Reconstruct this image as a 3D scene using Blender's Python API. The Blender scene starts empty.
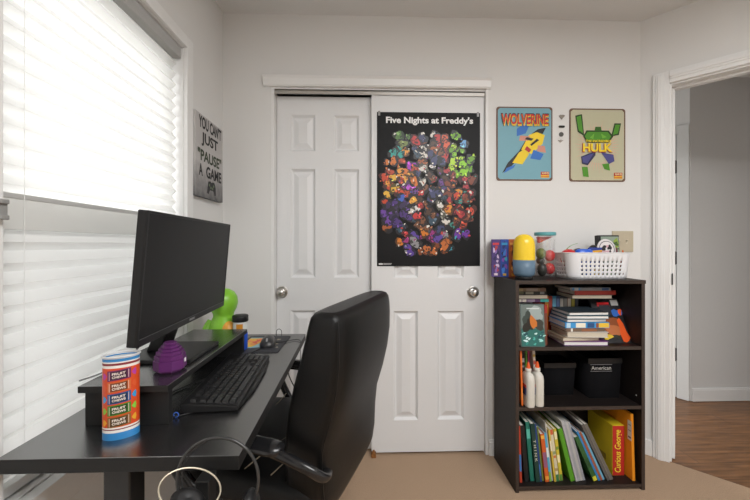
import bpy, math, random
from math import sin, cos, pi, radians as R, atan2, hypot
from mathutils import Matrix, Vector
random.seed(7)
S = bpy.context.scene
C = S.collection
# ------------------------------------------------------------ camera, sky, lights, exposure
F, CY, YAW, EYE = 335.0, 245.0, R(1.7), 1.17
cam_data = bpy.data.cameras.new('camera'); cam = bpy.data.objects.new('camera', cam_data); C.objects.link(cam)
cam.location = (0, 0, EYE); cam.rotation_euler = (R(90), 0, -YAW)
cam_data.sensor_width = 36; cam_data.lens = 36 * F / 750; cam_data.shift_y = -5 / 750; cam_data.clip_start = 0.02
S.camera = cam
world = bpy.data.worlds.new('overcast_sky'); S.world = world; world.use_nodes = True
wn, wl = world.node_tree.nodes, world.node_tree.links
wb = wn['Background']; wb.inputs['Strength'].default_value = 2.65
wt = wn.new('ShaderNodeTexCoord'); wsx = wn.new('ShaderNodeSeparateXYZ'); wr = wn.new('ShaderNodeValToRGB')
wl.new(wt.outputs['Generated'], wsx.inputs[0]); wl.new(wsx.outputs[2], wr.inputs[0]); wl.new(wr.outputs[0], wb.inputs[0])
wr.color_ramp.elements[0].position = 0.0; wr.color_ramp.elements[0].color = (.24, .24, .235, 1)
wr.color_ramp.elements[1].position = 0.12; wr.color_ramp.elements[1].color = (1, 1, 1, 1)


def area(name, loc, rot, sx, sy, power, col=(1, 1, 1)):
    l = bpy.data.lights.new(name, 'AREA'); l.shape = 'RECTANGLE'; l.size = sx; l.size_y = sy; l.energy = power; l.color = col
    o = bpy.data.objects.new(name, l); C.objects.link(o); o.location = loc; o.rotation_euler = rot
    return o


area('ceiling_lamp', (1.0, -.35, 2.40), (0, 0, 0), 1.5, 1.1, 50, (1, 1, 1))
area('hall_fill_light', (4.3, 1.5, 2.40), (0, 0, 0), .5, .5, 3.0, (1, .93, .85))  # unseen fill light, added to brighten the hall
S.view_settings.view_transform = 'Standard'; S.view_settings.look = 'None'
S.view_settings.exposure = 0.6; S.view_settings.gamma = 1; S.view_settings.use_curve_mapping = False


# ------------------------------------------------------------ photo pixel -> place helpers
def ray(u, v):
    a = (u - 375) / F
    return Vector((a * cos(YAW) + sin(YAW), cos(YAW) - a * sin(YAW), (CY - v) / F))


def on_z(u, v, z):
    r = ray(u, v); r *= (z - EYE) / r.z; return Vector((r.x, r.y, z))


def on_y(u, v, y):
    r = ray(u, v); r *= y / r.y; return Vector((r.x, y, EYE + r.z))


def at(u, v, d):
    r = ray(u, v) * d; return Vector((r.x, r.y, EYE + r.z))


# ------------------------------------------------------------ materials
def lin(c):
    return tuple((x / 12.92 if x <= .04045 else ((x + .055) / 1.055) ** 2.4) for x in c)


def hexc(h):
    return lin(tuple(int(h[i:i + 2], 16) / 255 for i in (0, 2, 4)))


MATS = {}


def mat(name, col, rough=.6, metal=0, bump=0, scale=60, var=.04, spec=.5, coat=0):
    if name in MATS: return MATS[name]
    if isinstance(col, str): col = hexc(col)
    m = bpy.data.materials.new(name); m.use_nodes = True; n, l = m.node_tree.nodes, m.node_tree.links
    b = n['Principled BSDF']; b.inputs['Roughness'].default_value = rough; b.inputs['Metallic'].default_value = metal
    b.inputs['Specular IOR Level'].default_value = spec; b.inputs['Coat Weight'].default_value = coat
    t = n.new('ShaderNodeTexCoord'); nz = n.new('ShaderNodeTexNoise'); nz.inputs['Scale'].default_value = scale
    nz.inputs['Detail'].default_value = 4
    l.new(t.outputs['Object'], nz.inputs['Vector'])
    mx = n.new('ShaderNodeMix'); mx.data_type = 'RGBA'
    mx.inputs['A'].default_value = tuple(x * (1 - var) for x in col) + (1,); mx.inputs['B'].default_value = tuple(min(1, x * (1 + var)) for x in col) + (1,)
    l.new(nz.outputs['Fac'], mx.inputs['Factor']); l.new(mx.outputs['Result'], b.inputs['Base Color'])
    if bump:
        bp = n.new('ShaderNodeBump'); bp.inputs['Strength'].default_value = bump; bp.inputs['Distance'].default_value = .004
        l.new(nz.outputs['Fac'], bp.inputs['Height']); l.new(bp.outputs[0], b.inputs['Normal'])
    MATS[name] = m
    return m


def col(h, rough=.55):
    return mat('paint_' + h + ('' if rough == .55 else '_%d' % (rough * 100)), h, rough, var=.03)


WALL = mat('wall_paint', (.74, .735, .72), .75, bump=.06, scale=180, var=.015)
CEIL = mat('ceiling_paint', (.72, .72, .715), .9, bump=.25, scale=140, var=.02)
TRIM = mat('white_trim_paint', (.80, .80, .79), .35, var=.01)
DOORW = mat('white_door_paint', (.76, .765, .77), .42, bump=.05, scale=90, var=.012)
VINYL = mat('window_vinyl', (.72, .72, .71), .4, var=.01)
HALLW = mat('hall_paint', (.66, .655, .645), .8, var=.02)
BLK = mat('black_laminate', (.010, .010, .0105), .27, bump=.012, scale=400, var=.1, spec=1.0)
BLKP = mat('black_plastic', (.008, .008, .0085), .42, var=.08, spec=.35)
BLKM = mat('black_metal', (.012, .012, .012), .38, var=.08)
GLOSSB = mat('gloss_black_plastic', (.012, .012, .013), .2, var=.05)
LEATHER = mat('black_leather', (.005, .005, .005), .42, bump=.18, scale=220, var=.1, spec=.28)
SCREEN = mat('dark_screen', (.006, .006, .0065), .4, var=.02, spec=.2)
BLK.node_tree.nodes['Principled BSDF'].inputs['IOR'].default_value = 2.2
EDGEB = mat('matte_black_edge', (.012, .012, .012), .5, var=.08, spec=.3)
CASE = mat('espresso_laminate', (.011, .008, .0072), .5, bump=.1, scale=50, var=.25, spec=.3)
CHROME = mat('brushed_nickel', (.62, .60, .57), .28, 1, var=.05)
DARKM = mat('dark_hinge_metal', (.05, .048, .045), .45, .8, var=.05)
PAGES = mat('book_pages', (.72, .68, .60), .85, var=.06, scale=300)
WHITE = col('ececea'); BLACK = col('0b0b0c')


def special():
    # carpet
    m = mat('carpet', (.42, .295, .20), .97, bump=.9, scale=230, var=.22, spec=.1)
    n, l = m.node_tree.nodes, m.node_tree.links
    # wood
    w = bpy.data.materials.new('hall_wood'); w.use_nodes = True; n, l = w.node_tree.nodes, w.node_tree.links
    b = n['Principled BSDF']; b.inputs['Roughness'].default_value = .38
    t = n.new('ShaderNodeTexCoord'); mp = n.new('ShaderNodeMapping'); mp.inputs['Scale'].default_value = (2.2, 26, 1)
    nz = n.new('ShaderNodeTexNoise'); nz.inputs['Scale'].default_value = 2.2; nz.inputs['Detail'].default_value = 8
    l.new(t.outputs['Object'], mp.inputs[0]); l.new(mp.outputs[0], nz.inputs['Vector'])
    br = n.new('ShaderNodeTexBrick'); br.inputs['Scale'].default_value = 1; br.inputs['Brick Width'].default_value = 1.2; br.inputs['Row Height'].default_value = .125
    br.inputs['Mortar Size'].default_value = .0015; br.inputs['Color1'].default_value = (.8, .8, .8, 1); br.inputs['Color2'].default_value = (1.15, 1.1, 1.05, 1); br.inputs['Mortar'].default_value = (.35, .35, .35, 1)
    l.new(t.outputs['Object'], br.inputs['Vector'])
    rp = n.new('ShaderNodeValToRGB'); rp.color_ramp.elements[0].position = .3; rp.color_ramp.elements[0].color = (.10, .045, .017, 1)
    rp.color_ramp.elements[1].position = .75; rp.color_ramp.elements[1].color = (.28, .135, .055, 1)
    mx = n.new('ShaderNodeMix'); mx.data_type = 'RGBA'; mx.blend_type = 'MULTIPLY'; mx.inputs['Factor'].default_value = 1
    l.new(nz.outputs['Fac'], rp.inputs[0]); l.new(rp.outputs[0], mx.inputs['A']); l.new(br.outputs['Color'], mx.inputs['B']); l.new(mx.outputs['Result'], b.inputs['Base Color'])
    # shade
    s = bpy.data.materials.new('shade_fabric'); s.use_nodes = True; n, l = s.node_tree.nodes, s.node_tree.links; n.remove(n['Principled BSDF'])
    o = n['Material Output']; d = n.new('ShaderNodeBsdfDiffuse'); tr = n.new('ShaderNodeBsdfTranslucent'); mi = n.new('ShaderNodeMixShader')
    d.inputs[0].default_value = (.86, .86, .84, 1); tr.inputs[0].default_value = (.86, .86, .84, 1); mi.inputs[0].default_value = .5
    l.new(d.outputs[0], mi.inputs[1]); l.new(tr.outputs[0], mi.inputs[2]); l.new(mi.outputs[0], o.inputs[0])
    # thin clear glass / plastic / insect mesh
    def thin(name, alpha, colr, rough, glossy=True):
        g = bpy.data.materials.new(name); g.use_nodes = True; n, l = g.node_tree.nodes, g.node_tree.links; n.remove(n['Principled BSDF'])
        o = n['Material Output']; t = n.new('ShaderNodeBsdfTransparent'); x = n.new('ShaderNodeBsdfGlossy' if glossy else 'ShaderNodeBsdfDiffuse')
        x.inputs[0].default_value = colr
        if glossy: x.inputs['Roughness'].default_value = rough
        mi = n.new('ShaderNodeMixShader'); mi.inputs[0].default_value = alpha
        l.new(t.outputs[0], mi.inputs[1]); l.new(x.outputs[0], mi.inputs[2]); l.new(mi.outputs[0], o.inputs[0]); return g
    return m, w, s, thin('window_glass', .07, (1, 1, 1, 1), .02), thin('clear_plastic', .16, (.9, .92, .93, 1), .12), thin('insect_mesh', .24, (.05, .05, .05, 1), .5, False)


CARPET, WOOD, SHADE, GLASS, CLEAR, MESH = special()


# ------------------------------------------------------------ mesh kit
class M:
    def __init__(s): s.v = []; s.f = []; s.mi = []; s.sm = []; s.t = Matrix.Identity(4)

    def add(s, vs, fs, mi=0, sm=False):
        o = len(s.v); s.v += [tuple(s.t @ Vector(p)) for p in vs]
        for f in fs: s.f.append([i + o for i in f]); s.mi.append(mi); s.sm.append(sm)
        return s

    def box(s, x0, x1, y0, y1, z0, z1, mi=0):
        return s.add([(x0, y0, z0), (x1, y0, z0), (x1, y1, z0), (x0, y1, z0), (x0, y0, z1), (x1, y0, z1), (x1, y1, z1), (x0, y1, z1)],
                     [(0, 3, 2, 1), (4, 5, 6, 7), (0, 1, 5, 4), (1, 2, 6, 5), (2, 3, 7, 6), (3, 0, 4, 7)], mi)

    def loft(s, rings, mi=0, sm=True, caps=True, closed=False):
        n = len(rings[0]); vs = [p for r in rings for p in r]; fs = []
        k = len(rings)
        for i in range(k if closed else k - 1):
            j = (i + 1) % k
            for q in range(n): fs.append((i * n + q, i * n + (q + 1) % n, j * n + (q + 1) % n, j * n + q))
        s.add(vs, fs, mi, sm)
        if caps and not closed:
            s.add(rings[0], [tuple(range(n))[::-1]], mi, False); s.add(rings[-1], [tuple(range(n))], mi, False)
        return s

    def lathe(s, prof, c=(0, 0, 0), n=28, sx=1, sy=1, mi=0, caps=True, axis='z'):
        rings = []
        for r, z in prof:
            ring = []
            for k in range(n):
                a = 2 * pi * k / n; p = (r * cos(a) * sx, r * sin(a) * sy, z)
                if axis == 'y': p = (p[0], z, -p[1])
                if axis == 'x': p = (z, p[0], p[1])
                ring.append((c[0] + p[0], c[1] + p[1], c[2] + p[2]))
            rings.append(ring)
        return s.loft(rings, mi, True, caps)

    def ball(s, c, r, n=20, m=12, sx=1, sy=1, sz=1, mi=0):
        return s.lathe([(r * sin(pi * k / m) + 1e-5, -r * cos(pi * k / m) * sz) for k in range(m + 1)], c, n, sx, sy, mi)

    def tube(s, pts, r, n=8, mi=0, closed=False, smooth=6):
        P = [Vector(p) for p in pts]
        if smooth > 1:
            Q = []; k = len(P)
            for i in range(k if closed else k - 1):
                g = (lambda j: P[j % k]) if closed else (lambda j: P[max(0, min(k - 1, j))])
                a, b, c, d = g(i - 1), g(i), g(i + 1), g(i + 2)
                for q in range(smooth):
                    t = q / smooth
                    Q.append(.5 * ((2 * b) + (c - a) * t + (2 * a - 5 * b + 4 * c - d) * t * t + (3 * b - a - 3 * c + d) * t ** 3))
            if not closed: Q.append(P[-1])
            P = Q
        rings = []; up = None; k = len(P)
        for i, p in enumerate(P):
            d = ((P[(i + 1) % k] - P[i - 1]) if closed else (P[min(i + 1, k - 1)] - P[max(i - 1, 0)]))
            if d.length < 1e-9: d = Vector((0, 0, 1))
            d.normalize()
            if up is None: up = Vector((0, 0, 1)) if abs(d.z) < .9 else Vector((1, 0, 0))
            x = (up - d * up.dot(d)); x.normalize(); y = d.cross(x); up = x
            rr = r(i / max(1, k - 1)) if callable(r) else r
            rx, ry = rr if isinstance(rr, tuple) else (rr, rr)
            rings.append([tuple(p + x * (rx * cos(2 * pi * q / n)) + y * (ry * sin(2 * pi * q / n))) for q in range(n)])
        return s.loft(rings, mi, True, True, closed)

    def prism(s, poly, fn, lo, hi, mi=0, sm=False):
        n = len(poly); a = [fn(x, y, lo) for x, y in poly]; b = [fn(x, y, hi) for x, y in poly]
        s.add(a + b, [tuple(range(n))[::-1], tuple(range(n, 2 * n))] + [(i, (i + 1) % n, n + (i + 1) % n, n + i) for i in range(n)], mi, sm)
        return s


def setp(o, label=None, cat=None, group=None, kind=None):
    if label: o['label'] = label
    if cat: o['category'] = cat
    if group: o['group'] = group
    if kind: o['kind'] = kind
    return o


def thing(name, label, cat, loc=(0, 0, 0), rz=0, group=None, rot=None):
    o = bpy.data.objects.new(name, None); o.empty_display_size = .05; C.objects.link(o)
    o.location = loc; o.rotation_euler = rot if rot else (0, 0, rz)
    return setp(o, label, cat, group)


def mesh(name, m, mats):
    me = bpy.data.meshes.new(name); me.from_pydata(m.v, [], m.f); me.update()
    for k in (mats if isinstance(mats, (list, tuple)) else [mats]): me.materials.append(k)
    me.polygons.foreach_set('material_index', m.mi); me.polygons.foreach_set('use_smooth', m.sm)
    import bmesh as bmm
    b = bmm.new(); b.from_mesh(me); bmm.ops.recalc_face_normals(b, faces=b.faces); b.to_mesh(me); b.free()
    return me


def obj(name, m, mats, parent=None, bevel=0, world=False, loc=None, rot=None, seg=2):
    """link one mesh; world=True: verts are in room coordinates and go into the parent's frame"""
    if world and parent is not None:
        mt = Matrix.LocRotScale(parent.location, parent.rotation_euler, None).inverted()
        m.v = [tuple(mt @ Vector(p)) for p in m.v]
    o = bpy.data.objects.new(name, mesh(name, m, mats)); C.objects.link(o)
    if parent is not None: o.parent = parent
    if loc is not None: o.location = loc
    if rot is not None: o.rotation_euler = rot
    if bevel:
        b = o.modifiers.new('bevel', 'BEVEL'); b.width = bevel; b.segments = seg; b.limit_method = 'ANGLE'; b.angle_limit = R(50)
    return o


def struct(name, m, mats, bevel=0, parent=None, loc=None):
    o = obj(name, m, mats, parent, bevel, loc=loc)
    if parent is None: setp(o, kind='structure')
    return o


def text(body, w, h, mtx, material, parent, name='lettering', depth=.0006, bold=0., shear=0.):
    """real lettering fitted to w x h, lower left corner at the origin of mtx"""
    cu = bpy.data.curves.new('t', 'FONT'); cu.body = body; cu.size = 1; cu.offset = bold; cu.shear = shear; cu.align_x = 'CENTER'; cu.resolution_u = 4
    tmp = bpy.data.objects.new('t', cu); C.objects.link(tmp)
    me = bpy.data.meshes.new_from_object(tmp.evaluated_get(bpy.context.evaluated_depsgraph_get()))
    bpy.data.objects.remove(tmp); bpy.data.curves.remove(cu)
    xs = [v.co.x for v in me.vertices]; ys = [v.co.y for v in me.vertices]
    x0, x1, y0, y1 = min(xs), max(xs), min(ys), max(ys)
    m = M(); m.t = mtx
    vs = [((v.co.x - x0) / (x1 - x0) * w, (v.co.y - y0) / (y1 - y0) * h, depth) for v in me.vertices]
    m.add(vs, [tuple(p.vertices) for p in me.polygons]); bpy.data.meshes.remove(me)
    o = bpy.data.objects.new(name, mesh(name, m, material)); C.objects.link(o); o.parent = parent
    return o


def frame(o, x, y):
    """matrix with origin o and picture axes x, y"""
    x = Vector(x); y = Vector(y); z = x.cross(y)
    return Matrix(((x.x, y.x, z.x, o[0]), (x.y, y.y, z.y, o[1]), (x.z, y.z, z.z, o[2]), (0, 0, 0, 1)))


FRONT = lambda x, y, z: frame((x, y, z), (1, 0, 0), (0, 0, 1))          # faces -y
EAST = lambda x, y, z: frame((x, y, z), (0, 1, 0), (0, 0, 1))           # faces +x
SPINEUP = lambda x, y, z: frame((x, y, z), (0, 0, 1), (-1, 0, 0))       # faces -y, reads upwards
SPINEDN = lambda x, y, z: frame((x, y, z), (0, 0, -1), (1, 0, 0))       # faces -y, reads downwards


def blob(cx, cy, rx, ry, wob=.15, n=14, rot=0, rnd=random):
    ph = [rnd.uniform(0, 6.28) for _ in range(3)]; out = []
    for k in range(n):
        a = 2 * pi * k / n; q = 1 + wob * (sin(2 * a + ph[0]) + .7 * sin(3 * a + ph[1]) + .4 * sin(5 * a + ph[2]))
        x, y = rx * q * cos(a), ry * q * sin(a); out.append((cx + x * cos(rot) - y * sin(rot), cy + x * sin(rot) + y * cos(rot)))
    return out


class Print(M):
    """flat printing: polygons laid on a surface, each a hair above the last"""
    def __init__(s, mtx): super().__init__(); s.t = mtx; s.k = 0; s.cols = []; s.step = .00003

    def p(s, poly, c):
        if c not in s.cols: s.cols.append(c)
        s.k += 1; s.add([(x, y, .0004 + s.k * s.step) for x, y in poly], [tuple(range(len(poly)))], s.cols.index(c)); return s

    def r(s, x0, y0, x1, y1, c): return s.p([(x0, y0), (x1, y0), (x1, y1), (x0, y1)], c)

    def done(s, parent, name='printing', rough=.5):
        return obj(name, s, [col(c, rough) for c in s.cols], parent)


def edge_sides(o):
    """laminate on the upper face, plain edge banding on the sides and underside"""
    o.data.materials.append(EDGEB)
    for p in o.data.polygons:
        if p.normal.z < .9: p.material_index = 1
    return o


# ------------------------------------------------------------ the room
LX, BY, CZ = -.775, 1.85, 2.435          # left wall, back wall, ceiling
DX = 1.558                               # right end of the back wall, where the slanted door wall starts
q = 2 ** -.5
m = M(); m.prism([(LX, -2.2), (2.75, -2.2), (2.75, .658), (DX, BY + .0), (LX, BY)], lambda x, y, z: (x, y, z), -.06, 0); struct('floor', m, CARPET)
m = M(); m.prism([(2.75, .659), (5.0, .659), (5.0, 4.2), (DX + .02, 4.2), (DX + .001, BY + .001)], lambda x, y, z: (x, y, z), -.06, -.004); struct('floor_hall', m, WOOD)
m = M(); m.box(LX - .15, 5.1, -2.3, 4.3, CZ, CZ + .08); struct('ceiling', m, CEIL)
OX0, OX1, OZ1 = -.515, .686, 2.04        # closet opening
m = M(); m.box(LX - .15, OX0, BY, BY + .12, 0, CZ); m.box(OX1, DX + .03, BY, BY + .12, 0, CZ); m.box(OX0, OX1, BY, BY + .12, OZ1, CZ)
struct('wall_back', m, WALL)
m = M(); m.box(OX0 - .05, OX1 + .05, BY + .6, BY + .64, 0, CZ); m.box(OX0 - .05, OX0 - .02, BY + .12, BY + .6, 0, CZ); m.box(OX1 + .02, OX1 + .05, BY + .12, BY + .6, 0, CZ)
struct('wall_closet', m, WALL)
m = M(); m.box(OX0 - .05, OX1 + .05, BY, BY + .64, -.06, -.001); struct('floor_closet', m, CARPET)
WY0, WY1, WZ0, WZ1 = .725, 1.458, .60, 2.015   # window opening
m = M(); m.box(LX - .14, LX, -2.2, WY0, 0, CZ); m.box(LX - .14, LX, WY1, BY + .12, 0, CZ); m.box(LX - .14, LX, WY0, WY1, 0, WZ0); m.box(LX - .14, LX, WY0, WY1, WZ1, CZ)
struct('wall_left', m, WALL)
m = M(); m.box(LX - .15, 2.85, -2.3, -2.2, 0, CZ); struct('wall_rear', m, WALL)
m = M(); m.box(2.75, 2.85, -2.2, .66, 0, CZ); struct('wall_right', m, WALL)


def sl(s, o, z):                         # along the slanted wall s, outward into the hall o
    return (DX + s * q + o * q, BY - s * q + o * q, z)


def slbox(m, s0, s1, o0, o1, z0, z1, mi=0):
    p = [sl(s, o, z) for z in (z0, z1) for s, o in ((s0, o0), (s1, o0), (s1, o1), (s0, o1))]
    return m.add(p, [(0, 3, 2, 1), (4, 5, 6, 7), (0, 1, 5, 4), (1, 2, 6, 5), (2, 3, 7, 6), (3, 0, 4, 7)], mi)


DS0, DS1, DZ = .120, .93, 2.045
m = M(); slbox(m, 0, DS0, 0, .115, 0, CZ); slbox(m, DS1, 1.69, 0, .115, 0, CZ); slbox(m, DS0, DS1, 0, .115, DZ, CZ); struct('wall_doorway', m, WALL)
m = M()
for a, b in ((.054, DS0 + .004), (DS1 - .004, DS1 + .066)):
    slbox(m, a, b, -.016, 0, 0, DZ + .062); slbox(m, a + .012, b - .02, -.021, -.016, 0, DZ + .05); slbox(m, a + .02, b - .03, -.025, -.021, 0, DZ + .045)
    slbox(m, a, b, .115, .131, 0, DZ + .062)
slbox(m, DS0 + .004, DS1 - .004, -.016, 0, DZ - .004, DZ + .062); slbox(m, DS0 + .004, DS1 - .004, -.021, -.016, DZ + .016, DZ + .05); slbox(m, DS0 + .004, DS1 - .004, -.025, -.021, DZ + .026, DZ + .045)
slbox(m, DS0, DS0 + .012, 0, .115, 0, DZ); slbox(m, DS1 - .012, DS1, 0, .115, 0, DZ); slbox(m, DS0 + .012, DS1 - .012, 0, .115, DZ - .012, DZ)
slbox(m, DS0 + .012, DS0 + .024, .045, .08, 0, DZ - .012); slbox(m, DS0 + .024, DS1 - .024, .045, .08, DZ - .024, DZ - .012)
d1 = struct('door_1', m, TRIM, .002)
m = M(); slbox(m, DS0 + .0115, DS0 + .0165, -.004, .035, .955, 1.015); o = obj('strike_plate', m, DARKM, d1, .001); o['label'] = 'dark metal strike plate'
# hall beyond the doorway
HY = 2.445
m = M(); m.box(2.436, 5.0, HY, HY + .1, 0, CZ); m.box(5.0, 5.1, .66, HY + .1, 0, CZ); m.box(2.75, 5.1, .56, .659, 0, CZ); struct('wall_hall', m, HALLW)
hx, hy = 2.436, HY; e = Vector((-.57, .82, 0)).normalized(); nn = Vector((e.y, -e.x, 0)) * -1   # nn points to the viewer


def hb(m, a0, a1, o0, o1, z0, z1, mi=0):
    p = [Vector((hx, hy, z)) + e * a + nn * o for z in (z0, z1) for a, o in ((a0, o0), (a1, o0), (a1, o1), (a0, o1))]
    return m.add([tuple(k) for k in p], [(0, 3, 2, 1), (4, 5, 6, 7), (0, 1, 5, 4), (1, 2, 6, 5), (2, 3, 7, 6), (3, 0, 4, 7)], mi)


HT = 2.02
m = M(); hb(m, 0, 1.2, -.14, -.05, 0, CZ); hb(m, 0, 1.2, -.05, -.001, HT, CZ); hb(m, -.01, .05, -.05, -.001, 0, HT); struct('wall_hall_corner', m, HALLW)
m = M(); hb(m, 0, .07, 0, .014, 0, HT + .06); hb(m, .07, 1.0, 0, .014, HT, HT + .06); hb(m, .075, .1, -.045, 0, 0, HT); hb(m, .105, .95, -.045, -.01, .01, HT - .005)
d2 = struct('door_2', m, mat('dimmed_hall_trim', (.60, .60, .59), .45), .002)  # white trim painted greyer, so the hall's dimness is in its colour
for zc in (1.77, 1.07, .33):
    m = M(); hb(m, .070, .092, -.009, .004, zc - .045, zc + .045); hb(m, .074, .084, .004, .014, zc - .05, zc + .05); obj('hinge', m, DARKM, d2)
m = M(); m.box(2.45, 5.0, HY - .014, HY, 0, .085); m.box(2.45, 5.0, HY - .01, HY, .085, .095); struct('baseboard_hall', m, TRIM)
# baseboards
def bb(name, x0, x1):
    m = M(); m.box(x0, x1, BY - .014, BY, 0, .075); m.box(x0, x1, BY - .009, BY, .075, .086); struct(name, m, TRIM, .002)
bb('baseboard_back', OX1 + .002, DX - .015); bb('baseboard_back_left', LX, OX0 - .002)
m = M(); m.box(LX, LX + .014, -2.2, BY - .015, 0, .075); m.box(LX, LX + .009, -2.2, BY - .015, .075, .086); struct('baseboard_left', m, TRIM, .002)
m = M(); slbox(m, .02, .053, -.012, 0, 0, .085); struct('baseboard_doorway', m, TRIM, .002)
# closet header, jambs, track
m = M(); m.prism([(BY, 2.035), (BY - .014, 2.037), (BY - .02, 2.045), (BY - .024, 2.076), (BY - .034, 2.088), (BY, 2.088)], lambda y, z, x: (x, y, z), -.553, .697); struct('trim_1', m, TRIM, .001)
m = M(); m.box(OX0, OX0 + .016, BY + .002, BY + .12, 0, OZ1); m.box(OX1 - .014, OX1, BY - .004, BY + .12, 0, OZ1); m.box(OX0, OX1, BY + .004, BY + .12, OZ1 - .012, OZ1); struct('trim_2', m, TRIM, .001)
m = M(); m.box(OX0 + .017, OX1 - .015, BY + .008, BY + .012, 2.004, OZ1 - .012); m.box(OX0 + .017, OX1 - .015, BY + .008, BY + .085, 2.022, OZ1 - .012); struct('trim_3', m, CHROME)


def closet_door(name, xs, y, knob_x, zt):
    z0 = .012; m = M(); x0, x1 = xs[0], xs[-1]
    zs = [z0, .19, .80, .985, 1.60, 1.70, 1.905, zt]
    for i in range(5):
        for j in range(7):
            a, b, c, d = xs[i], xs[i + 1], zs[j], zs[j + 1]
            if i in (1, 3) and j in (1, 3, 5):
                rr = [(0, 0), (.012, .014), (.019, .014), (.046, .003)]; prev = None
                for ins, dep in rr:
                    cur = [(a + ins, y + dep, c + ins), (b - ins, y + dep, c + ins), (b - ins, y + dep, d - ins), (a + ins, y + dep, d - ins)]
                    if prev: m.add(prev + cur, [(k, (k + 1) % 4, 4 + (k + 1) % 4, 4 + k) for k in range(4)])
                    prev = cur
                m.add(prev, [(0, 1, 2, 3)])
            else: m.add([(a, y, c), (b, y, c), (b, y, d), (a, y, d)], [(0, 1, 2, 3)])
    yb = y + .028
    m.add([(x0, y, z0), (x1, y, z0), (x1, y, zt), (x0, y, zt), (x0, yb, z0), (x1, yb, z0), (x1, yb, zt), (x0, yb, zt)], [(4, 5, 6, 7), (0, 1, 5, 4), (1, 2, 6, 5), (2, 3, 7, 6), (3, 0, 4, 7)])
    o = struct(name, m, DOORW)
    k = M(); k.lathe([(.034, 0), (.034, -.003), (.029, -.005), (.026, -.002), (.012, -.002), (.011, -.018), (.019, -.024), (.022, -.033), (.019, -.042), (.009, -.046), (.001, -.0465)], (knob_x, y, .905), 28, axis='y')
    kk = obj('door_knob', k, CHROME, o); kk['label'] = 'brushed nickel knob'
    return o


RDY, LDY = 1.868, 1.905
closet_door('door_3', [OX0 + .018, -.4213, -.2813, -.176, -.0345, .10], LDY, on_y(282, 293, LDY).x, 2.008)
closet_door('door_4', [.036, .1588, .296, .406, .5547, OX1 - .016], RDY, on_y(473, 293, RDY).x, 2.012)
m = M(); m.box(.035, .06, BY - .012, BY + .014, 0, .022); m.box(.042, .053, BY - .006, BY + .008, .022, .034)
setp(obj('door_guide', m, col('8a5a2c')), 'small brown floor guide at the foot of the right closet door', 'door guide')

# window
m = M()
def casing(y0, y1, z0, z1):
    m.box(LX, LX + .016, y0, y1, z0, z1)
casing(WY1 - .002, WY1 + .047, WZ0 - .05, WZ1 + .047); casing(WY0 - .047, WY0 + .002, WZ0 - .05, WZ1 + .047); casing(WY0 + .002, WY1 - .002, WZ1, WZ1 + .047)
m.box(LX, LX + .03, WY0 - .047, WY1 + .047, WZ0 - .028, WZ0); m.box(LX, LX + .014, WY0 - .03, WY1 + .03, WZ0 - .085, WZ0 - .028)
m.box(LX - .14, LX, WY0, WY0 + .004, WZ0, WZ1); m.box(LX - .14, LX, WY1 - .004, WY1, WZ0, WZ1); m.box(LX - .14, LX, WY0 + .004, WY1 - .004, WZ1 - .004, WZ1); m.box(LX - .14, LX, WY0 + .004, WY1 - .004, WZ0, WZ0 + .004)
win = struct('window_1', m, TRIM, .002)
MR = 1.265
def sash(name, x, z0, z1):
    m = M(); a, b = WY0 + .005, WY1 - .005
    m.box(x, x + .03, a, a + .04, z0, z1); m.box(x, x + .03, b - .04, b, z0, z1); m.box(x, x + .03, a + .04, b - .04, z0, z0 + .045); m.box(x, x + .03, a + .04, b - .04, z1 - .045, z1)
    s = obj(name, m, VINYL, win, .003)
    g = M(); g.box(x + .012, x + .016, a + .04, b - .04, z0 + .045, z1 - .045); obj('window_pane', g, GLASS, s)
sash('upper_sash', LX - .125, MR - .02, WZ1 - .006); sash('lower_sash', LX - .092, WZ0 + .006, MR + .025)
m = M(); m.box(LX - .136, LX - .1345, WY0 + .005, WY1 - .005, WZ0 + .01, MR - .02); obj('insect_screen', m, MESH, win)
# cellular shade
SX = LX - .032
sh = thing('window_shade', 'white pleated cellular shade drawn down over the window', 'window shade', (SX, (WY0 + WY1) / 2, WZ0))
m = M(); m.box(SX - .02, SX + .024, WY0 + .008, WY1 - .008, WZ1 - .052, WZ1 - .006); o = obj('head_rail', m, mat('shade_rail', (.42, .42, .41), .5), sh, .003, True); o['label'] = 'head rail greyed for recess shade'  # rail coloured grey to stand in for the shade in the recess
pitch = .0463
def pleats(y0, y1, z0, z1):
    n = round((z1 - z0) / pitch); p = (z1 - z0) / n; pr = []
    for i in range(n):
        for t, dx in ((0, -.011), (.42, .0095)):
            pr.append((SX + dx, z0 + (i + t) * p))
    pr.append((SX - .011, z1)); m = M()
    for i in range(len(pr) - 1):
        (xa, za), (xb, zb) = pr[i], pr[i + 1]
        m.add([(xa, y0, za), (xa, y1, za), (xb, y1, zb), (xb, y0, zb)], [(0, 1, 2, 3)], 0, False)
    return m
obj('shade_fabric', pleats(WY0 + .012, WY1 - .018, 1.288, WZ1 - .052), SHADE, sh, 0, True)
obj('shade_fabric', pleats(WY0 + .012, WY1 - .018, WZ0 + .03, 1.205), SHADE, sh, 0, True)
m = M(); m.box(SX - .008, SX + .010, WY0 + .010, WY1 - .016, 1.205, 1.288); m.box(SX + .010, SX + .013, WY0 + .010, WY1 - .016, 1.276, 1.288)
o = obj('middle_rail', m, SHADE, sh, .002, True)
m = M(); m.box(SX - .012, SX + .012, WY0 + .010, WY1 - .016, WZ0 + .008, WZ0 + .03); obj('bottom_rail', m, TRIM, sh, .002, True)
for zr in (1.5,):
    m = M(); m.tube([(SX + .0135, .805, 1.90), (SX + .0135, .805, 1.3), (SX + .0135, .805, .66)], .0007, 5, smooth=1); obj('lift_cord', m, WHITE, sh, 0, True)
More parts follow.
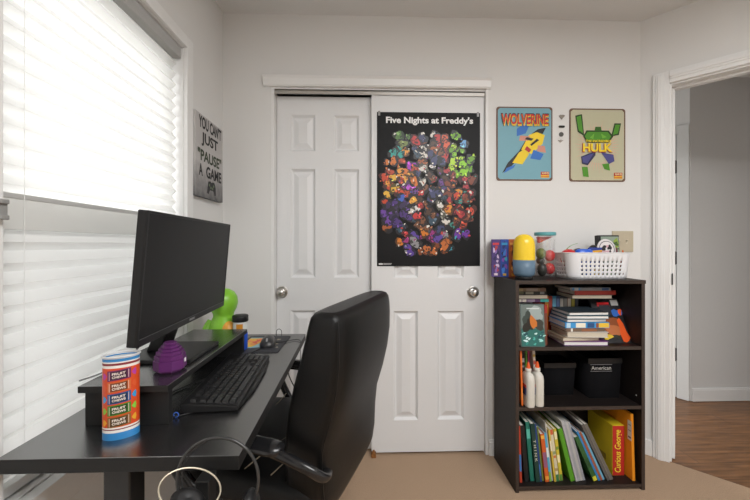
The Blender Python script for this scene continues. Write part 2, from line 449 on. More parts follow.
m = M(); m.box(LX + .016, LX + .028, .699, .724, 1.225, 1.262); m.box(LX + .028, LX + .034, .705, .722, 1.222, 1.232); m.box(LX + .028, LX + .034, .705, .722, 1.255, 1.265)
setp(obj('cord_cleat', m, mat('grey_plastic', (.28, .28, .27), .5), None, .002), 'small grey cord cleat on the near side trim of the window', 'cord cleat')

# ------------------------------------------------------------ wall things
# canvas on the left wall
cx, y0, y1, z0, z1 = LX + .024, 1.505, 1.792, 1.393, 1.772
cv = thing('wall_canvas', 'grey canvas print with lettering about a game, beside the window', 'wall canvas', (LX + .001, (y0 + y1) / 2, z0))
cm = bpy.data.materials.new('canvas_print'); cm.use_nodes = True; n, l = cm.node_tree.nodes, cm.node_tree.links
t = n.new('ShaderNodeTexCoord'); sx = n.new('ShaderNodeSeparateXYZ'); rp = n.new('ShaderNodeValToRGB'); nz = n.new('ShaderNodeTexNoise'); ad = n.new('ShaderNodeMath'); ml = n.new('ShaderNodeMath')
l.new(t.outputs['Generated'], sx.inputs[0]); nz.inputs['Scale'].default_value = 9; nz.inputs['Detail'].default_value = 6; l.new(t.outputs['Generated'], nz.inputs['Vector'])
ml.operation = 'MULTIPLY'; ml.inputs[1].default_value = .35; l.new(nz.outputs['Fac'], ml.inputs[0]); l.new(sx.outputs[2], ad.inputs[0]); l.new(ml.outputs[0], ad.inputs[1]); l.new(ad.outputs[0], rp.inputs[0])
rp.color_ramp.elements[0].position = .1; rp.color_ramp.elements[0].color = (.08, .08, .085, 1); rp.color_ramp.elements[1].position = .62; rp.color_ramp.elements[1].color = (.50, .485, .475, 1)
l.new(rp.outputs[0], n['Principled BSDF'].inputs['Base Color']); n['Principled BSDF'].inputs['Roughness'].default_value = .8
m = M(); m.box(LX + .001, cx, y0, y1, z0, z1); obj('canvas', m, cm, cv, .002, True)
inv = Matrix.LocRotScale(cv.location, None, None).inverted()
for b, a0, a1, w, h, c in (("YOU CAN'T", .03, .315, .235, .058, '1c1d1e'), ('JUST', .055, .235, .17, .066, '1c1d1e'), ('"PAUSE"', .02, .165, .245, .055, '33402a'), ('A', .03, .095, .036, .056, '1c1d1e'), ('GAME', .10, .095, .165, .056, '1c1d1e')):
    text(b, w, h, inv @ EAST(cx + .0006, y0 + a0, z0 + a1), col(c), cv, bold=.03)
p = Print(inv @ EAST(cx, y0, z0))
pad = [(.11, .025), (.125, .02), (.14, .042), (.175, .042), (.19, .02), (.205, .025), (.202, .06), (.19, .083), (.172, .086), (.158, .08), (.143, .086), (.122, .08)]
p.p(pad, '16171a')
for x, y in ((.135, .066), (.18, .066), (.15, .055), (.168, .053)): p.p(blob(x, y, .007, .007, 0, 10), '5b6b4c')
p.done(cv, 'game_controller_print')

# big poster on the right closet door
PY = RDY - .0025
a = on_y(377, 112, PY); b = on_y(480, 266, PY); PW, PH = b.x - a.x, a.z - b.z
po = thing('poster', 'black poster of crowded colourful shapes hanging on the closet door', 'poster', (a.x, PY, b.z))
m = M(); m.box(0, PW, -.001, .001, 0, PH); obj('poster_sheet', m, mat('poster_black', '101012', .5, spec=.25), po)
p = Print(FRONT(0, -.001, 0)); p.step = .0000015; rnd = random.Random(11)
def region(x, y):                          # colours of the crowd by place, x,y in 0..1
    if y > .80 and x < .3: return ['4f7a35', '35523a', '7a8a4a']
    if y > .72 and x < .25: return ['2fa39a', '1f7a78']
    if y > .8 and x > .78: return ['3f86c8', '2a5f9c', '69a8dd']
    if y > .62 and x > .72: return ['8fd01c', 'b9e236', '6aa318']
    if y > .78 and x > .62: return ['d43a2e', 'e0603c', '8d2a22']
    if y > .6 and x < .33: return ['d4762a', 'b8431f', 'e89a35', 'c9552b']
    if y > .45 and x < .2: return ['e08a2b', 'c9431f', 'e6b53a']
    if y > .42 and x < .36: return [['a92fc0', '7a2db4', 'c75ad6'], ['d9782a', 'c9431f', 'e6a53a'], ['3c5fbf', '5a2a8c', 'b8431f']][int(x * 40) % 3] if y < .66 else ['a92fc0', '7a2db4', 'c75ad6', '5a2a8c', '3c5fbf']
    if y > .28 and x < .3: return ['4a2a78', '35234f', '6d3fa0']
    if y < .16 and .38 < x < .68: return ['a35422', '7c3d18', 'c06a2e']
    if y < .22: return ['d2791f', 'a02f7a', '5b3f9c', 'c43a3a', '8d8d90'] if x < .7 else ['6a2f9c', 'b8324a', 'd9b23c', '3a9ab0']
    if x > .68: return ['c9452c', 'd98a2c', '7a3a24', '3a8a80', 'b0303a']
    return ['7a4a2c', 'c43030', 'd9d4cc', '4a3020', 'a85a2a', '3a3f6a', 'e0e0e0', '6a3a8a', '2f4a5c']
cells = []
for r_ in range(19):
    yy = .075 + r_ * .0445; ww = min(.93, .34 + .62 * min(1, (r_ + .8) / 6)) * (1 if r_ < 15 else .93 - (r_ - 15) * .08)
    nx = max(3, round(ww / .082)); off = .25 if r_ % 2 else -.25
    for i in range(nx): cells.append((.5 + (i + .5 + off - nx / 2) * ww / nx + rnd.uniform(-.03, .03), yy + rnd.uniform(-.022, .022)))
rnd.shuffle(cells); cells.sort(key=lambda c: -round(c[1] * 7))
def shade_(c, k, o=0): return '%02x%02x%02x' % tuple(min(255, int(int(c[j:j + 2], 16) * k) + o) // 12 * 12 for j in (0, 2, 4))
for x, y in cells:
    c = rnd.choice(region(x, y)); X, Yy = (.03 + x * .94) * PW, (.035 + y * .93) * PH; s_ = rnd.uniform(.015, .030); dk, lt = shade_(c, .4), shade_(c, 1.2, 40)
    p.p(blob(X, Yy - s_ * .5, s_ * 1.15, s_ * 1.2, .2, 12, rnd.uniform(0, 3), rnd), '15141a' if rnd.random() < .5 else dk)
    p.p(blob(X + rnd.uniform(-.3, .3) * s_, Yy - s_ * .5, s_ * .85, s_ * .8, .25, 12, rnd.uniform(0, 3), rnd), c)
    for _ in range(7):
        cc = rnd.choice([dk, dk, dk, lt, shade_(c, .7), shade_(c, .55), '141418', 'e4e0d8' if rnd.random() < .35 else dk, rnd.choice(region(x, y)), rnd.choice(region(x, y))])
        p.p(blob(X + rnd.uniform(-1, 1) * s_, Yy + rnd.uniform(-1.4, .7) * s_, s_ * rnd.uniform(.14, .4), s_ * rnd.uniform(.1, .3), .25, 9, rnd.uniform(0, 3), rnd), cc)
p.done(po, 'printed_shapes', .4)
p = Print(FRONT(0, -.001, 0)); p.r(.010, .008, .032, .017, 'd8d8d8'); p.done(po, 'corner_mark', .4); p = Print(FRONT(0, -.001, 0)); p.p([(.035, .008), (.078, .008), (.084, .017), (.035, .017)], '9a9a9a'); p.done(po, 'corner_mark', .4)
x0_, x1_ = on_y(386, 120, PY).x - a.x, on_y(473, 120, PY).x - a.x; zt, zb = on_y(430, 117.0, PY).z - b.z, on_y(430, 125.5, PY).z - b.z
text("Five Nights at Freddy's", x1_ - x0_, zt - zb, FRONT(x0_, -.0014, zb), col('f2f2f2'), po, bold=.035)
for x in (.012, PW - .012): m = M(); m.box(x - .006, x + .006, -.0018, -.001, PH - .02, PH + .006); obj('tape', m, mat('clear_tape', (.3, .3, .3), .3), po)


def tin(name, label, u0, v0, u1, v1, field, draw):
    yy = BY - .004; a = on_y(u0, v0, yy); b = on_y(u1, v1, yy); w, h = b.x - a.x, a.z - b.z
    t = thing(name, label, 'wall sign', (a.x, yy, b.z))
    c = .012
    m = M(); m.prism([(c, 0), (w - c, 0), (w - .004, .004), (w, c), (w, h - c), (w - .004, h - .004), (w - c, h), (c, h), (.004, h - .004), (0, h - c), (0, c), (.004, .004)], lambda x, z, y: (x, y, z), 0, .003)
    obj('plate', m, mat('rusty_edge', (.16, .085, .055), .6, var=.5, scale=90), t)
    p = Print(FRONT(0, 0, 0)); e_ = .0075
    p.p([(e_ + c, e_), (w - e_ - c, e_), (w - e_, e_ + c), (w - e_, h - e_ - c), (w - e_ - c, h - e_), (e_ + c, h - e_), (e_, h - e_ - c), (e_, e_ + c)], field)
    draw(t, p, w, h); p.done(t, 'printing')
    return t


def logo(t, p, x, y, w, h):
    p.r(x, y + h * .45, x + w, y + h, 'c0272b'); p.r(x, y, x + w, y + h * .45, 'e8b52a'); p.r(x, y + h * .1, x + w, y + h * .22, 'c0272b')
    text('MARVEL', w * .86, h * .36, FRONT(x + w * .07, -.006, y + h * .54), col('f0dfae'), t, bold=.02)


def draw_a(t, p, w, h):
    k = lambda pts: [(x * w, y * h) for x, y in pts]
    # plain diagonal patches of the same colours in place of the printed figure
    p.p(k([(.10, .10), (.22, .16), (.45, .34), (.80, .60), (.88, .72), (.74, .70), (.56, .60), (.40, .40), (.20, .24)]), '17191c')
    p.p(k([(.44, .42), (.62, .36), (.82, .50), (.86, .62), (.72, .66), (.58, .62)]), 'f0cf1f')
    p.p(k([(.28, .24), (.46, .22), (.58, .36), (.52, .44), (.40, .38)]), 'f0cf1f')
    p.p(k([(.13, .10), (.30, .17), (.34, .22), (.18, .17)]), '2f6fc0'); p.p(k([(.36, .60), (.52, .64), (.58, .74), (.46, .76), (.36, .70)]), '2f6fc0')
    p.p(k([(.60, .30), (.78, .28), (.84, .36), (.66, .42)]), '2f6fc0'); p.p(k([(.40, .54), (.56, .54), (.60, .60), (.42, .61)]), 'd08f7c')
    p.p(k([(.72, .40), (.88, .38), (.86, .47), (.74, .48)]), 'd08f7c'); p.p(k([(.50, .42), (.58, .38), (.62, .42), (.54, .47)]), 'b3282a')
    p.p(k([(.50, .56), (.62, .54), (.66, .57), (.54, .59)]), '17191c'); p.p(k([(.62, .47), (.76, .55), (.72, .57), (.60, .49)]), '17191c')
    logo(t, p, .79 * w, .04 * h, .15 * w, .082 * h)
    text('WOLVERINE', .86 * w, .175 * h, FRONT(.07 * w, -.0048, .735 * h), col('15110f'), t, 'lettering_edge', bold=.06)
    text('WOLVERINE', .84 * w, .16 * h, FRONT(.08 * w, -.0052, .735 * h), col('ecc53a'), t, 'lettering_edge', bold=.045)
    text('WOLVERINE', .83 * w, .14 * h, FRONT(.08 * w, -.0056, .758 * h), col('c3222b'), t, bold=.02)


def draw_b(t, p, w, h):
    k = lambda pts: [(x * w, y * h) for x, y in pts]; rn = random.Random(3)
    for i in range(46):
        a = 2 * pi * i / 46; r0, r1 = .27, rn.uniform(.36, .46); c, s_ = cos(a), sin(a); d = .006
        p.p(k([(.5 + (r0 * c - d * s_), .47 + (r0 * s_ + d * c) * .8), (.5 + r1 * c, .47 + r1 * s_ * .82), (.5 + (r0 * c + d * s_), .47 + (r0 * s_ - d * c) * .8)]), 'dca592')
    for pts, c in (([(.24, .62), (.30, .70), (.70, .70), (.78, .62), (.70, .53), (.30, .53)], '23400f'), ([(.27, .62), (.32, .68), (.68, .68), (.74, .62), (.68, .55), (.32, .55)], '4c8f22'),
                   ([(.10, .90), (.22, .92), (.26, .62), (.14, .68)], '23400f'), ([(.12, .88), (.20, .90), (.24, .66), (.16, .70)], '4c8f22'), ([(.74, .62), (.80, .80), (.92, .80), (.88, .64)], '23400f'), ([(.77, .64), (.82, .78), (.90, .78), (.86, .66)], '4c8f22'),
                   ([(.36, .60), (.44, .66), (.42, .58)], '6fb038'), ([(.58, .59), (.56, .66), (.66, .61)], '6fb038'), ([(.44, .69), (.57, .69), (.56, .75), (.46, .75)], '2f5f16'),
                   ([(.20, .34), (.46, .42), (.46, .36), (.32, .22), (.22, .24)], '2c2c52'), ([(.22, .33), (.43, .39), (.32, .25), (.24, .26)], '4a4a86'), ([(.56, .40), (.78, .37), (.80, .28), (.70, .24)], '4a4a86'),
                   ([(.22, .20), (.32, .20), (.34, .06), (.24, .07)], '4c8f22'), ([(.58, .24), (.70, .25), (.72, .15), (.62, .17)], '4c8f22')):
        p.p(k(pts), c)
    logo(t, p, .79 * w, .04 * h, .15 * w, .082 * h)
    text('THE INCREDIBLE', .46 * w, .032 * h, FRONT(.27 * w, -.006, .535 * h), col('efcf2a'), t, bold=.03)
    text('HULK', .54 * w, .125 * h, FRONT(.22 * w, -.0052, .395 * h), col('a3221c'), t, 'lettering_edge', bold=.06)
    text('HULK', .52 * w, .115 * h, FRONT(.23 * w, -.0056, .405 * h), col('f3d52c'), t, bold=.035)


tin('tin_sign', 'light blue tin sign with yellow and blue diagonal shapes', 496.5, 106.5, 552.5, 180.8, '76a8b6', draw_a)
tin('tin_sign', 'cream tin sign with green and purple shapes, right of the blue one', 569.5, 108.3, 625.3, 181.8, 'bebb9e', draw_b)
# four small metal marks between the signs
for pts, u, v, c, lb in (([(-.016, .008), (-.010, .013), (.010, .013), (.018, .008), (0, -.013)], 562, 117, '8d867d', 'grey gem-shaped wall magnet, topmost of four small ones'),
                     ([(-.014, .006), (.014, .006), (.018, 0), (.014, -.006), (-.014, -.006), (-.018, 0)], 562, 126.5, '34342f', 'dark oblong wall magnet, second of four from the top'),
                     ([(.013 * cos(k * pi / 6), .013 * sin(k * pi / 6)) for k in range(12)], 561.5, 134.2, '5e5d5a', 'round dark grey wall magnet, third of four from the top'),
                     ([(-.017, .004), (-.006, .003), (0, .007), (.006, .003), (.017, .004), (.006, -.004), (0, -.009), (-.006, -.004)], 561, 140.7, 'a8a298', 'pale winged wall magnet, lowest of four small ones')):
    w_ = on_y(u, v, BY - .006); m = M(); m.prism(pts, lambda x, z, y: (x, y, z), 0, .005)
    setp(obj('wall_magnet', m, mat('mark_' + c, c, .35, .6), None, .001, loc=w_), lb, 'magnet', 'small magnets between the tin signs')
# light switch
a = on_y(612.5, 231, BY - .006); b = on_y(633.5, 252, BY - .006)
sw = thing('light_switch', 'beige double light switch on the wall behind the white basket', 'light switch', (a.x, BY - .006, b.z)); w, h = b.x - a.x, a.z - b.z
m = M(); m.box(0, w, 0, .006, 0, h); obj('switch_plate', m, mat('almond_plastic', (.50, .44, .32), .4), sw, .002)
for fx in (.28, .66):
    m = M(); m.box(w * fx - .005, w * fx + .005, -.001, .001, h * .5 - .012, h * .5 + .012); m.add([(w * fx - .004, -.001, h * .5 - .006), (w * fx + .004, -.001, h * .5 - .006), (w * fx + .004, -.001, h * .5 + .008), (w * fx - .004, -.001, h * .5 + .008), (w * fx - .003, -.011, h * .5 + .006), (w * fx + .003, -.011, h * .5 + .006), (w * fx + .003, -.009, h * .5 + .011), (w * fx - .003, -.009, h * .5 + .011)], [(4, 5, 6, 7), (0, 1, 5, 4), (1, 2, 6, 5), (2, 3, 7, 6), (3, 0, 4, 7)])
    obj('toggle', m, mat('almond_toggle', (.66, .60, .48), .35), sw)

# ------------------------------------------------------------ bookcase
BX0, BX1, BF, BB, BT = .710, 1.336, 1.560, 1.822, 1.002
T = .0165
bc = thing('bookcase', 'dark brown three-shelf bookcase standing between closet and doorway', 'bookcase', (BX0, BF, 0))
EDGE = mat('worn_edge', (.035, .022, .016), .6, var=.5, scale=120)
def panel(name, x0, x1, y0, y1, z0, z1):
    m = M(); m.box(x0, x1, y0 + .0006, y1, z0, z1); m.box(x0, x1, y0, y0 + .0006, z0, z1, 1); return obj(name, m, [CASE, EDGE], bc, .0008, True)
panel('side_panel', BX0, BX0 + T, BF, BB, 0, BT - T); panel('side_panel', BX1 - T, BX1, BF, BB, 0, BT - T)
panel('top_panel', BX0 - .002, BX1 + .002, BF - .003, BB, BT - T, BT)
IX0, IX1 = BX0 + T, BX1 - T
Z1, Z2, Z3 = .028, .402, .686            # tops of the bottom board and the two shelves
panel('bottom_panel', IX0, IX1, BF + .002, BB - .004, Z1 - T, Z1); panel('shelf', IX0, IX1, BF + .002, BB - .004, Z2 - T, Z2); panel('shelf', IX0, IX1, BF + .002, BB - .004, Z3 - T, Z3)
m = M(); m.box(IX0, IX1, BB - .004, BB, Z1 - T, BT - T); obj('back_panel', m, CASE, bc, 0, True)
m = M(); m.lathe([(.003, 0), (.003, -.001), (.0005, -.0015)], (IX1 - .002, BF + .03, .44), 10, axis='x'); obj('cam_cover', m, WHITE, bc, 0, True)


def upright(label, cover, x, y, z, th, dp, hh, lean=0, group=None, bands=(), title=None, spine=True, rz=0, name='book', cat='book', page=PAGES):
    """book on its end, spine to the viewer; lean = degrees its top goes to the left"""
    t = thing(name, label, cat, (x, y, z), group=group, rot=(0, -R(lean), rz)); c = min(.0022, th * .16); i_ = .003
    m = M(); m.box(0, c, 0, dp, 0, hh); m.box(th - c, th, 0, dp, 0, hh); m.box(c, th - c, 0, c, 0, hh); obj('cover', m, col(cover), t)
    m = M(); m.box(c, th - c, c, dp - i_, i_, hh - i_); obj('pages', m, page, t)
    if bands:
        for a, b, cc in bands: p = Print(FRONT(0, 0, 0)); p.r(th * .06, hh * a, th * .94, hh * b, cc); p.done(t, 'spine_band')
    if title:
        tt, w, h_, x_, z_, c_, kw = title
        text(tt, w, h_, SPINEDN(x_, -.0012, z_), col(c_), t, **kw)
    return t


# bottom shelf: front plane y = 1.585; zoomed photo coordinates (5.556x) to metres
zx = lambda v: .7165 + v / 1150
YF = 1.588
rows = [
    ('thin red and blue book against the left side of the bottom shelf', 'b03a22', 31, 13, 2, .27, (('0', 0),), [(.2, .5, '2f6fb0')]),
    ('black-spined book at the left end of the bottom shelf', '101012', 62, 24, 5, .272, None, []),
    ('teal-spined tall book on the bottom shelf', '186a5a', 95, 22, 5, .287, None, [(.72, .88, '57b3a2')]),  # teal deepened: the bookcase's weaker light is in the colour
    ('dark green book with pale spine letters, right of the teal one', '16382f', 122, 23, 5.5, .282, None, []),
    ('thin navy book with a blue spine right of the dark green one', '24407c', 149, 9, 6, .28, None, [(.1, .3, '3f6fb4')]),
    ('thin olive-spined book left of the orange spine', '6d7a34', 162, 9, 6, .262, None, []),
    ('orange-spined book on the bottom shelf', 'c65a22', 175, 22, 6.3, .232, None, [(.05, .12, 'e3a33c'), (.3, .62, '8d5a7a'), (.9, .97, 'e6b046')]),
    ('slim light blue book right of the orange spine', '4da3c8', 201, 12, 6.6, .235, None, [(.0, .2, '7fae3c'), (.5, .7, 'd9e2e0')]),
    ('tall thin pale grey booklet rising above its neighbours', 'b9b6ad', 216, 6, 7, .285, None, []),
    ('thin yellow book beside the pale floral spine', 'd2b33a', 226, 8, 7, .25, None, [(.6, .8, 'e9e2c8')]),
    ('cream floral-spined book on the bottom shelf', 'cfc6a8', 239, 17, 7.5, .252, None, [(0, .13, '3f7d4a'), (.45, .5, 'c9743a'), (.52, .58, '8a9a68'), (.9, 1, 'c9603a'), (.2, .25, 'a08a5a')]),
    ('yellow and green spined book right of the cream floral one', 'c6b436', 262, 17, 7.5, .252, None, [(.0, .12, '5a8a3a'), (.35, .5, 'e8dfae'), (.6, .66, '6a8a34'), (.8, .95, 'e9dfb0')]),
]
for i, (lb, c, x, w, ln, hh, _, bands) in enumerate(rows):
    title = None
    if lb.startswith('dark green'): title = ('T H I N K', .105, .011, .005, .205, 'd9d6c8', {})
    upright(lb, c, zx(x), YF + (i % 3) * .004, Z1, w / 1163, .19 if hh < .26 else .205, hh, ln, 'books on the bottom shelf', bands, title)
upright('bright lime green book leaning beside four white ones', '4f8f1e', zx(318), YF, Z1, 24 / 1163, .2, .262, 14, 'books on the bottom shelf')  # lime colour lowered to include the shade inside the bookcase
for k, lb in enumerate(('white thin notebook, leftmost of four beside the lime green book', 'second white thin notebook from the lime green book', 'third white thin notebook from the lime green book', 'rightmost white thin notebook of the four')):
    upright(lb, ('b4b4b4', 'a6a8ac', 'b8b7b4', '9ea0a6')[k], zx(347 + k * 15), YF + .002 * k, Z1, 12 / 1163, .21, .300 - .003 * k, 14 + k * .4, 'books on the bottom shelf', [(.05, .95, ('acacae', '9a9ca2', 'b0afac', '94969e')[k])])  # white covers greyed, shelf shade put into the colour
upright('dark green picture book slumped over in the right half of the shelf', '2f5a2c', zx(446), YF - .002, Z1, 24 / 1163, .2, .232, 24, 'books on the bottom shelf', [(.0, .1, 'c9c13a'), (.3, .5, '234a26')])
for k, (c, lb) in enumerate((('2f7db8', 'slim deep blue book leaning right of the dark green picture book'), ('a3563a', 'slim rust brown book leaning between two blue ones'), ('6aa6c4', 'slim pale blue book leaning right of the rust brown one'))):
    upright(lb, c, zx(475 + k * 15), YF + .003 * k, Z1, 11 / 1163, .2, .262 - .006 * k, 24.5, 'books on the bottom shelf')
for k, lb in enumerate(('grey board-bound book leaning leftmost of the two boards', 'grey board-bound book leaning next to the yellow box')):
    upright(lb, ('77736e', '8a857c')[k], zx(527 + k * 20), YF + .004 * k, Z1, 16 / 1163, .215, .30, 25.5, 'books on the bottom shelf', [(.0, 1, ('5a5652', '6a655e')[k])])
# yellow box with a red spine, orange envelope
bx = thing('boxed_book_set', 'yellow box with red spine lettered in yellow, on the bottom shelf', 'book box', (1.224, 1.622, Z1), rz=0)
m = M(); m.box(0, .060, .0012, .185, 0, .248); obj('box_body', m, col('c9b21c'), bx, .001)
m = M(); m.box(.0008, .0592, 0, .0012, .002, .246); s_ = obj('red_spine', m, col('b3261c'), bx)
text('Curious George', .21, .040, SPINEUP(.049, -.0016, .018), col('f0d33a'), bx, bold=.012, shear=.25)
p = Print(frame((0, .185, 0), (0, -1, 0), (0, 0, 1))); p.p([(.07, .05), (.14, .05), (.14, .08), (.07, .08)], '8a7418'); p.done(bx, 'side_print')
ev = thing('envelope', 'orange padded envelope with a white address label, right end of bottom shelf', 'envelope', (1.293, YF - .006, Z1))
m = M(); m.prism([(0, .0), (.014, .0), (.018, .1), (.014, .22), (0, .22), (-.002, .1)], lambda x, y, z: (x, y, z), 0, .318); m.v = [(x, y + (.012 if y < .01 and z > .3 else 0), z) for x, y, z in m.v]
obj('envelope_body', m, col('e08a14'), ev, .002)
p = Print(frame((-.0002, .05, 0), (0, -1, 0), (0, 0, 1))); p.t = frame((-.0022, .03, 0), (.02, -.9998, 0), (0, 0, 1)); p.r(.002, .19, .026, .285, 'cfcdc8'); p.r(.005, .2, .023, .208, '55555a'); p.r(.005, .235, .023, .239, '77777a'); p.r(.005, .262, .023, .266, '77777a'); p.done(ev, 'address_label')

# middle shelf
upright('thin orange book leaning against the left side of the middle shelf', 'd9651f', zx(36), BF + .02, Z2, .008, .18, .272, 1.5, bands=[(.1, .3, 'e88a3a')])
for k, (c, lb, hh, th) in enumerate((('1f4a38', 'dark green book behind the glue bottles', .262, .018), ('18181a', 'black book with pale spine text behind the glue bottles', .258, .02), ('5a9a34', 'thin green book behind the glue bottles', .27, .008), ('b0326a', 'thin pink book behind the glue bottles', .265, .008))):
    upright(lb, c, .757 + (0, .022, .047, .059)[k], 1.655, Z2, th, .15, hh, 0, 'books behind the glue bottles', [(.7, .78, 'c8c8c0'), (.6, .64, '90908a')] if k == 1 else [])
upright('white red and blue book leaning against the pink one', 'cfc8bc', .848, 1.64, Z2, .012, .16, .25, 4, 'books behind the glue bottles', [(.0, .24, '2a4f9c'), (.24, .3, '8d2a3a'), (.7, .78, 'b8402c'), (.85, .9, 'c9a83c')])
def glue(x, y, lb):
    g = thing('glue_bottle', lb, 'glue bottle', (x, y, Z2), group='white glue bottles'); g.scale = (1, 1, .9)
    body = [(.0, 0), (.95, 0), (1, .01), (1, .135), (.93, .158), (.7, .17), (.36, .176), (.34, .184)]
    m = M(); m.loft([[(.0225 * r * (abs(cos(a)) ** .6) * (1 if cos(a) > 0 else -1), .036 * r * (abs(sin(a)) ** .75) * (1 if sin(a) > 0 else -1), z) for a in [2 * pi * k / 28 for k in range(28)]] for r, z in body[1:]]); obj('bottle', m, mat('shaded_glue_white', (.62, .60, .54), .4), g)  # bottle white toned down to carry the shelf's shade
    m = M(); m.lathe([(.0135, .178), (.0145, .181), (.0145, .193), (.012, .196)], n=20); obj('collar', m, mat('shaded_glue_white', (.62, .60, .54), .4), g)
    m = M(); m.lathe([(.0105, .196), (.0095, .2), (.0055, .222), (.0045, .226), (.001, .227)], n=18); c_ = obj('cap', m, col('d9581c'), g); c_['label'] = 'orange cap'
    m = M(); m.t = Matrix.Translation((-.0238, 0, 0)); m.box(0, .0012, -.026, .026, .075, .1, 0); m.box(0, .0012, -.026, .026, .1, .115, 1); m.box(.0, .001, -.026, .026, .06, .075, 0); obj('label_print', m, [col('24407a'), col('c2372c')], g)
glue(.785, 1.59, 'white glue bottle with orange cap, the left and nearer of two'); glue(.833, 1.598, 'white glue bottle with orange cap, right of the other one')
def bin_(lb, x, y, w, d, h, writing=False):
    t = thing('storage_bin', lb, 'storage bin', (x, y, Z2), group='black storage bins')
    m = M(); wt_ = .004; r_ = lambda k, z, i: [(i + k, i + k, z), (w - i - k, i + k, z), (w - i - k, d - i - k, z), (i + k, d - i - k, z)]
    m.loft([r_(.008, 0, 0), r_(0, h, 0), r_(0, h, wt_), r_(.008, wt_, wt_)]); obj('bin_body', m, mat('bin_fabric', (.003, .003, .004), .9, spec=.15), t)
    m = M(); m.box(-.002, w + .002, -.002, .0, h - .024, h + .001); m.box(-.002, w + .002, d, d + .002, h - .024, h + .001); m.box(-.002, 0, 0, d, h - .024, h + .001); m.box(w, w + .002, 0, d, h - .024, h + .001); obj('rim', m, BLKP, t)
    if writing:
        text('American', .10, .018, FRONT(.012, -.0035, h - .054 + .0), col('b9b9b4'), t)
        p = Print(FRONT(0, -.0022, 0)); p.r(.008, h - .03, .118, h - .0275, '77777a'); p.r(.008, h - .063, .118, h - .0605, '77777a'); p.done(t, 'label_lines')
bin_('low black storage bin in the middle of the middle shelf', .915, 1.68, .16, .13, .165)
bin_('taller black storage bin with pale lettering, right on the middle shelf', 1.115, 1.64, .17, .16, .20, True)


def flat(label, cover, x, y, z, w, d, t_, rz=0, spine='back', group=None, bands=(), page=PAGES, name='book'):
    """book lying flat; the side to the viewer is its fore-edge (spine back) or its spine (front)"""
    t = thing(name, label, 'book', (x, y, z), rz, group); c = min(.0022, t_ * .14); i_ = .003; m = M()
    m.box(0, w, 0, d, 0, c); m.box(0, w, 0, d, t_ - c, t_)
    m.box(0, w, *((0, c) if spine == 'front' else (d - c, d)), c, t_ - c); obj('cover', m, col(cover), t)
    m = M(); m.box(i_, w - i_, (c if spine == 'front' else i_), (d - i_ if spine == 'front' else d - c), c, t_ - c); obj('pages', m, page, t)
    if bands:
        for a, b, cc in bands: p = Print(FRONT(0, 0, 0)); p.r(w * a, t_ * .08, w * b, t_ * .92, cc); p.done(t, 'spine_band')
    return t


# upper compartment: stack of books in the middle
x0s = lambda u: on_y(u, 330, 1.585).x
G1 = 'stack of books in the upper compartment'
CREAM = mat('cream_pages', (.56, .50, .40), .85, var=.08, scale=300); WPG = mat('white_pages', (.74, .73, .70), .85, var=.04, scale=300)
stack = [('purple-covered white book at the bottom of the stack', '6d3a78', 564, .213, .16, .020, -2, 'back', (), WPG),
         ('cream paperback second from the bottom of the stack', '8a7a66', 563, .186, .15, .019, 3, 'back', (), CREAM),
         ('thick worn paperback with pale cover third from the stack bottom', 'c9c6c0', 567, .196, .16, .026, -3, 'back', (), CREAM),
         ('brown paperback under the blue and yellow spine', '6f5a48', 566, .19, .15, .018, 1, 'front', ((.12, .17, 'dddad2'), (.4, .8, '8d5a3c')), CREAM),
         ('blue and yellow spined book in the middle of the stack', '3c94cf', 565, .214, .16, .0265, -1, 'front', ((.03, .12, 'b8d4e4'), (.24, .46, 'e8e2d0'), (.5, .66, '274c7c'), (.695, .755, '8a4a2c'), (.76, .99, 'e0b93c')), WPG),
         ('white-paged book with dark cover just above the blue spine', '27405c', 567, .200, .155, .016, 2, 'back', (), WPG),
         ('white-paged book second from the top of the stack', '2f5a6c', 567, .204, .155, .0165, -1, 'back', (), WPG),
         ('topmost book of the stack, dark covered with white page edges', '26323a', 569, .199, .155, .016, 1, 'back', (), WPG)]
z = Z3
for lb, c, u, w, d, th, rz, sp, bands, pg in stack:
    flat(lb, c, x0s(u), 1.583, z, w, d - .008, th, R(rz), sp, G1, bands, pg); z += th + .0003
# cover-out book and the plastic sleeve at the left
fb = thing('picture_book', 'grey-green picture-cover book standing face out at the left', 'book', (.742, 1.572, Z3), R(-4), rot=(R(-4), 0, R(-3)))
W_, H_ = .114, .200
m = M(); m.box(0, W_, 0, .0025, 0, H_); m.box(0, W_, .022, .0245, 0, H_); obj('cover', m, col('55625f', .3), fb)
m = M(); m.box(0, W_ - .003, .0025, .022, .003, H_ - .003); obj('pages', m, PAGES, fb)
upright('dark red spined book right beside the face-out picture book', '9c2a1e', .866, 1.592, Z3, .013, .13, .194, 0, None, [(.0, .8, '6a3a26')])
p = Print(FRONT(0, 0, 0)); rn = random.Random(5)
p.r(.003, .003, W_ - .003, H_ - .003, '6c7874'); p.p(blob(.075, .16, .035, .03, .2, 14, 0, rn), '9aa6a4'); p.p(blob(.03, .13, .02, .035, .2, 14, 0, rn), '39443f')
p.r(.003, .003, W_ - .003, .085, '2c6a64'); p.p(blob(.04, .1, .028, .03, .25, 14, 0, rn), '24231d'); p.p(blob(.085, .105, .03, .022, .25, 14, 0, rn), '3a3a34'); p.p(blob(.06, .115, .016, .03, .2, 12, 0, rn), 'c2702a')
for _ in range(16): p.p(blob(rn.uniform(.012, .106), rn.uniform(.012, .075), rn.uniform(.005, .013), rn.uniform(.003, .009), .3, 9, 0, rn), rn.choice(['4fb0a4', '9fd8d4', '1f4f58', 'cfe9ea', '2f8a84']))
p.r(.03, .178, .09, .183, 'c9d2d0'); p.done(fb, 'cover_print', .3)
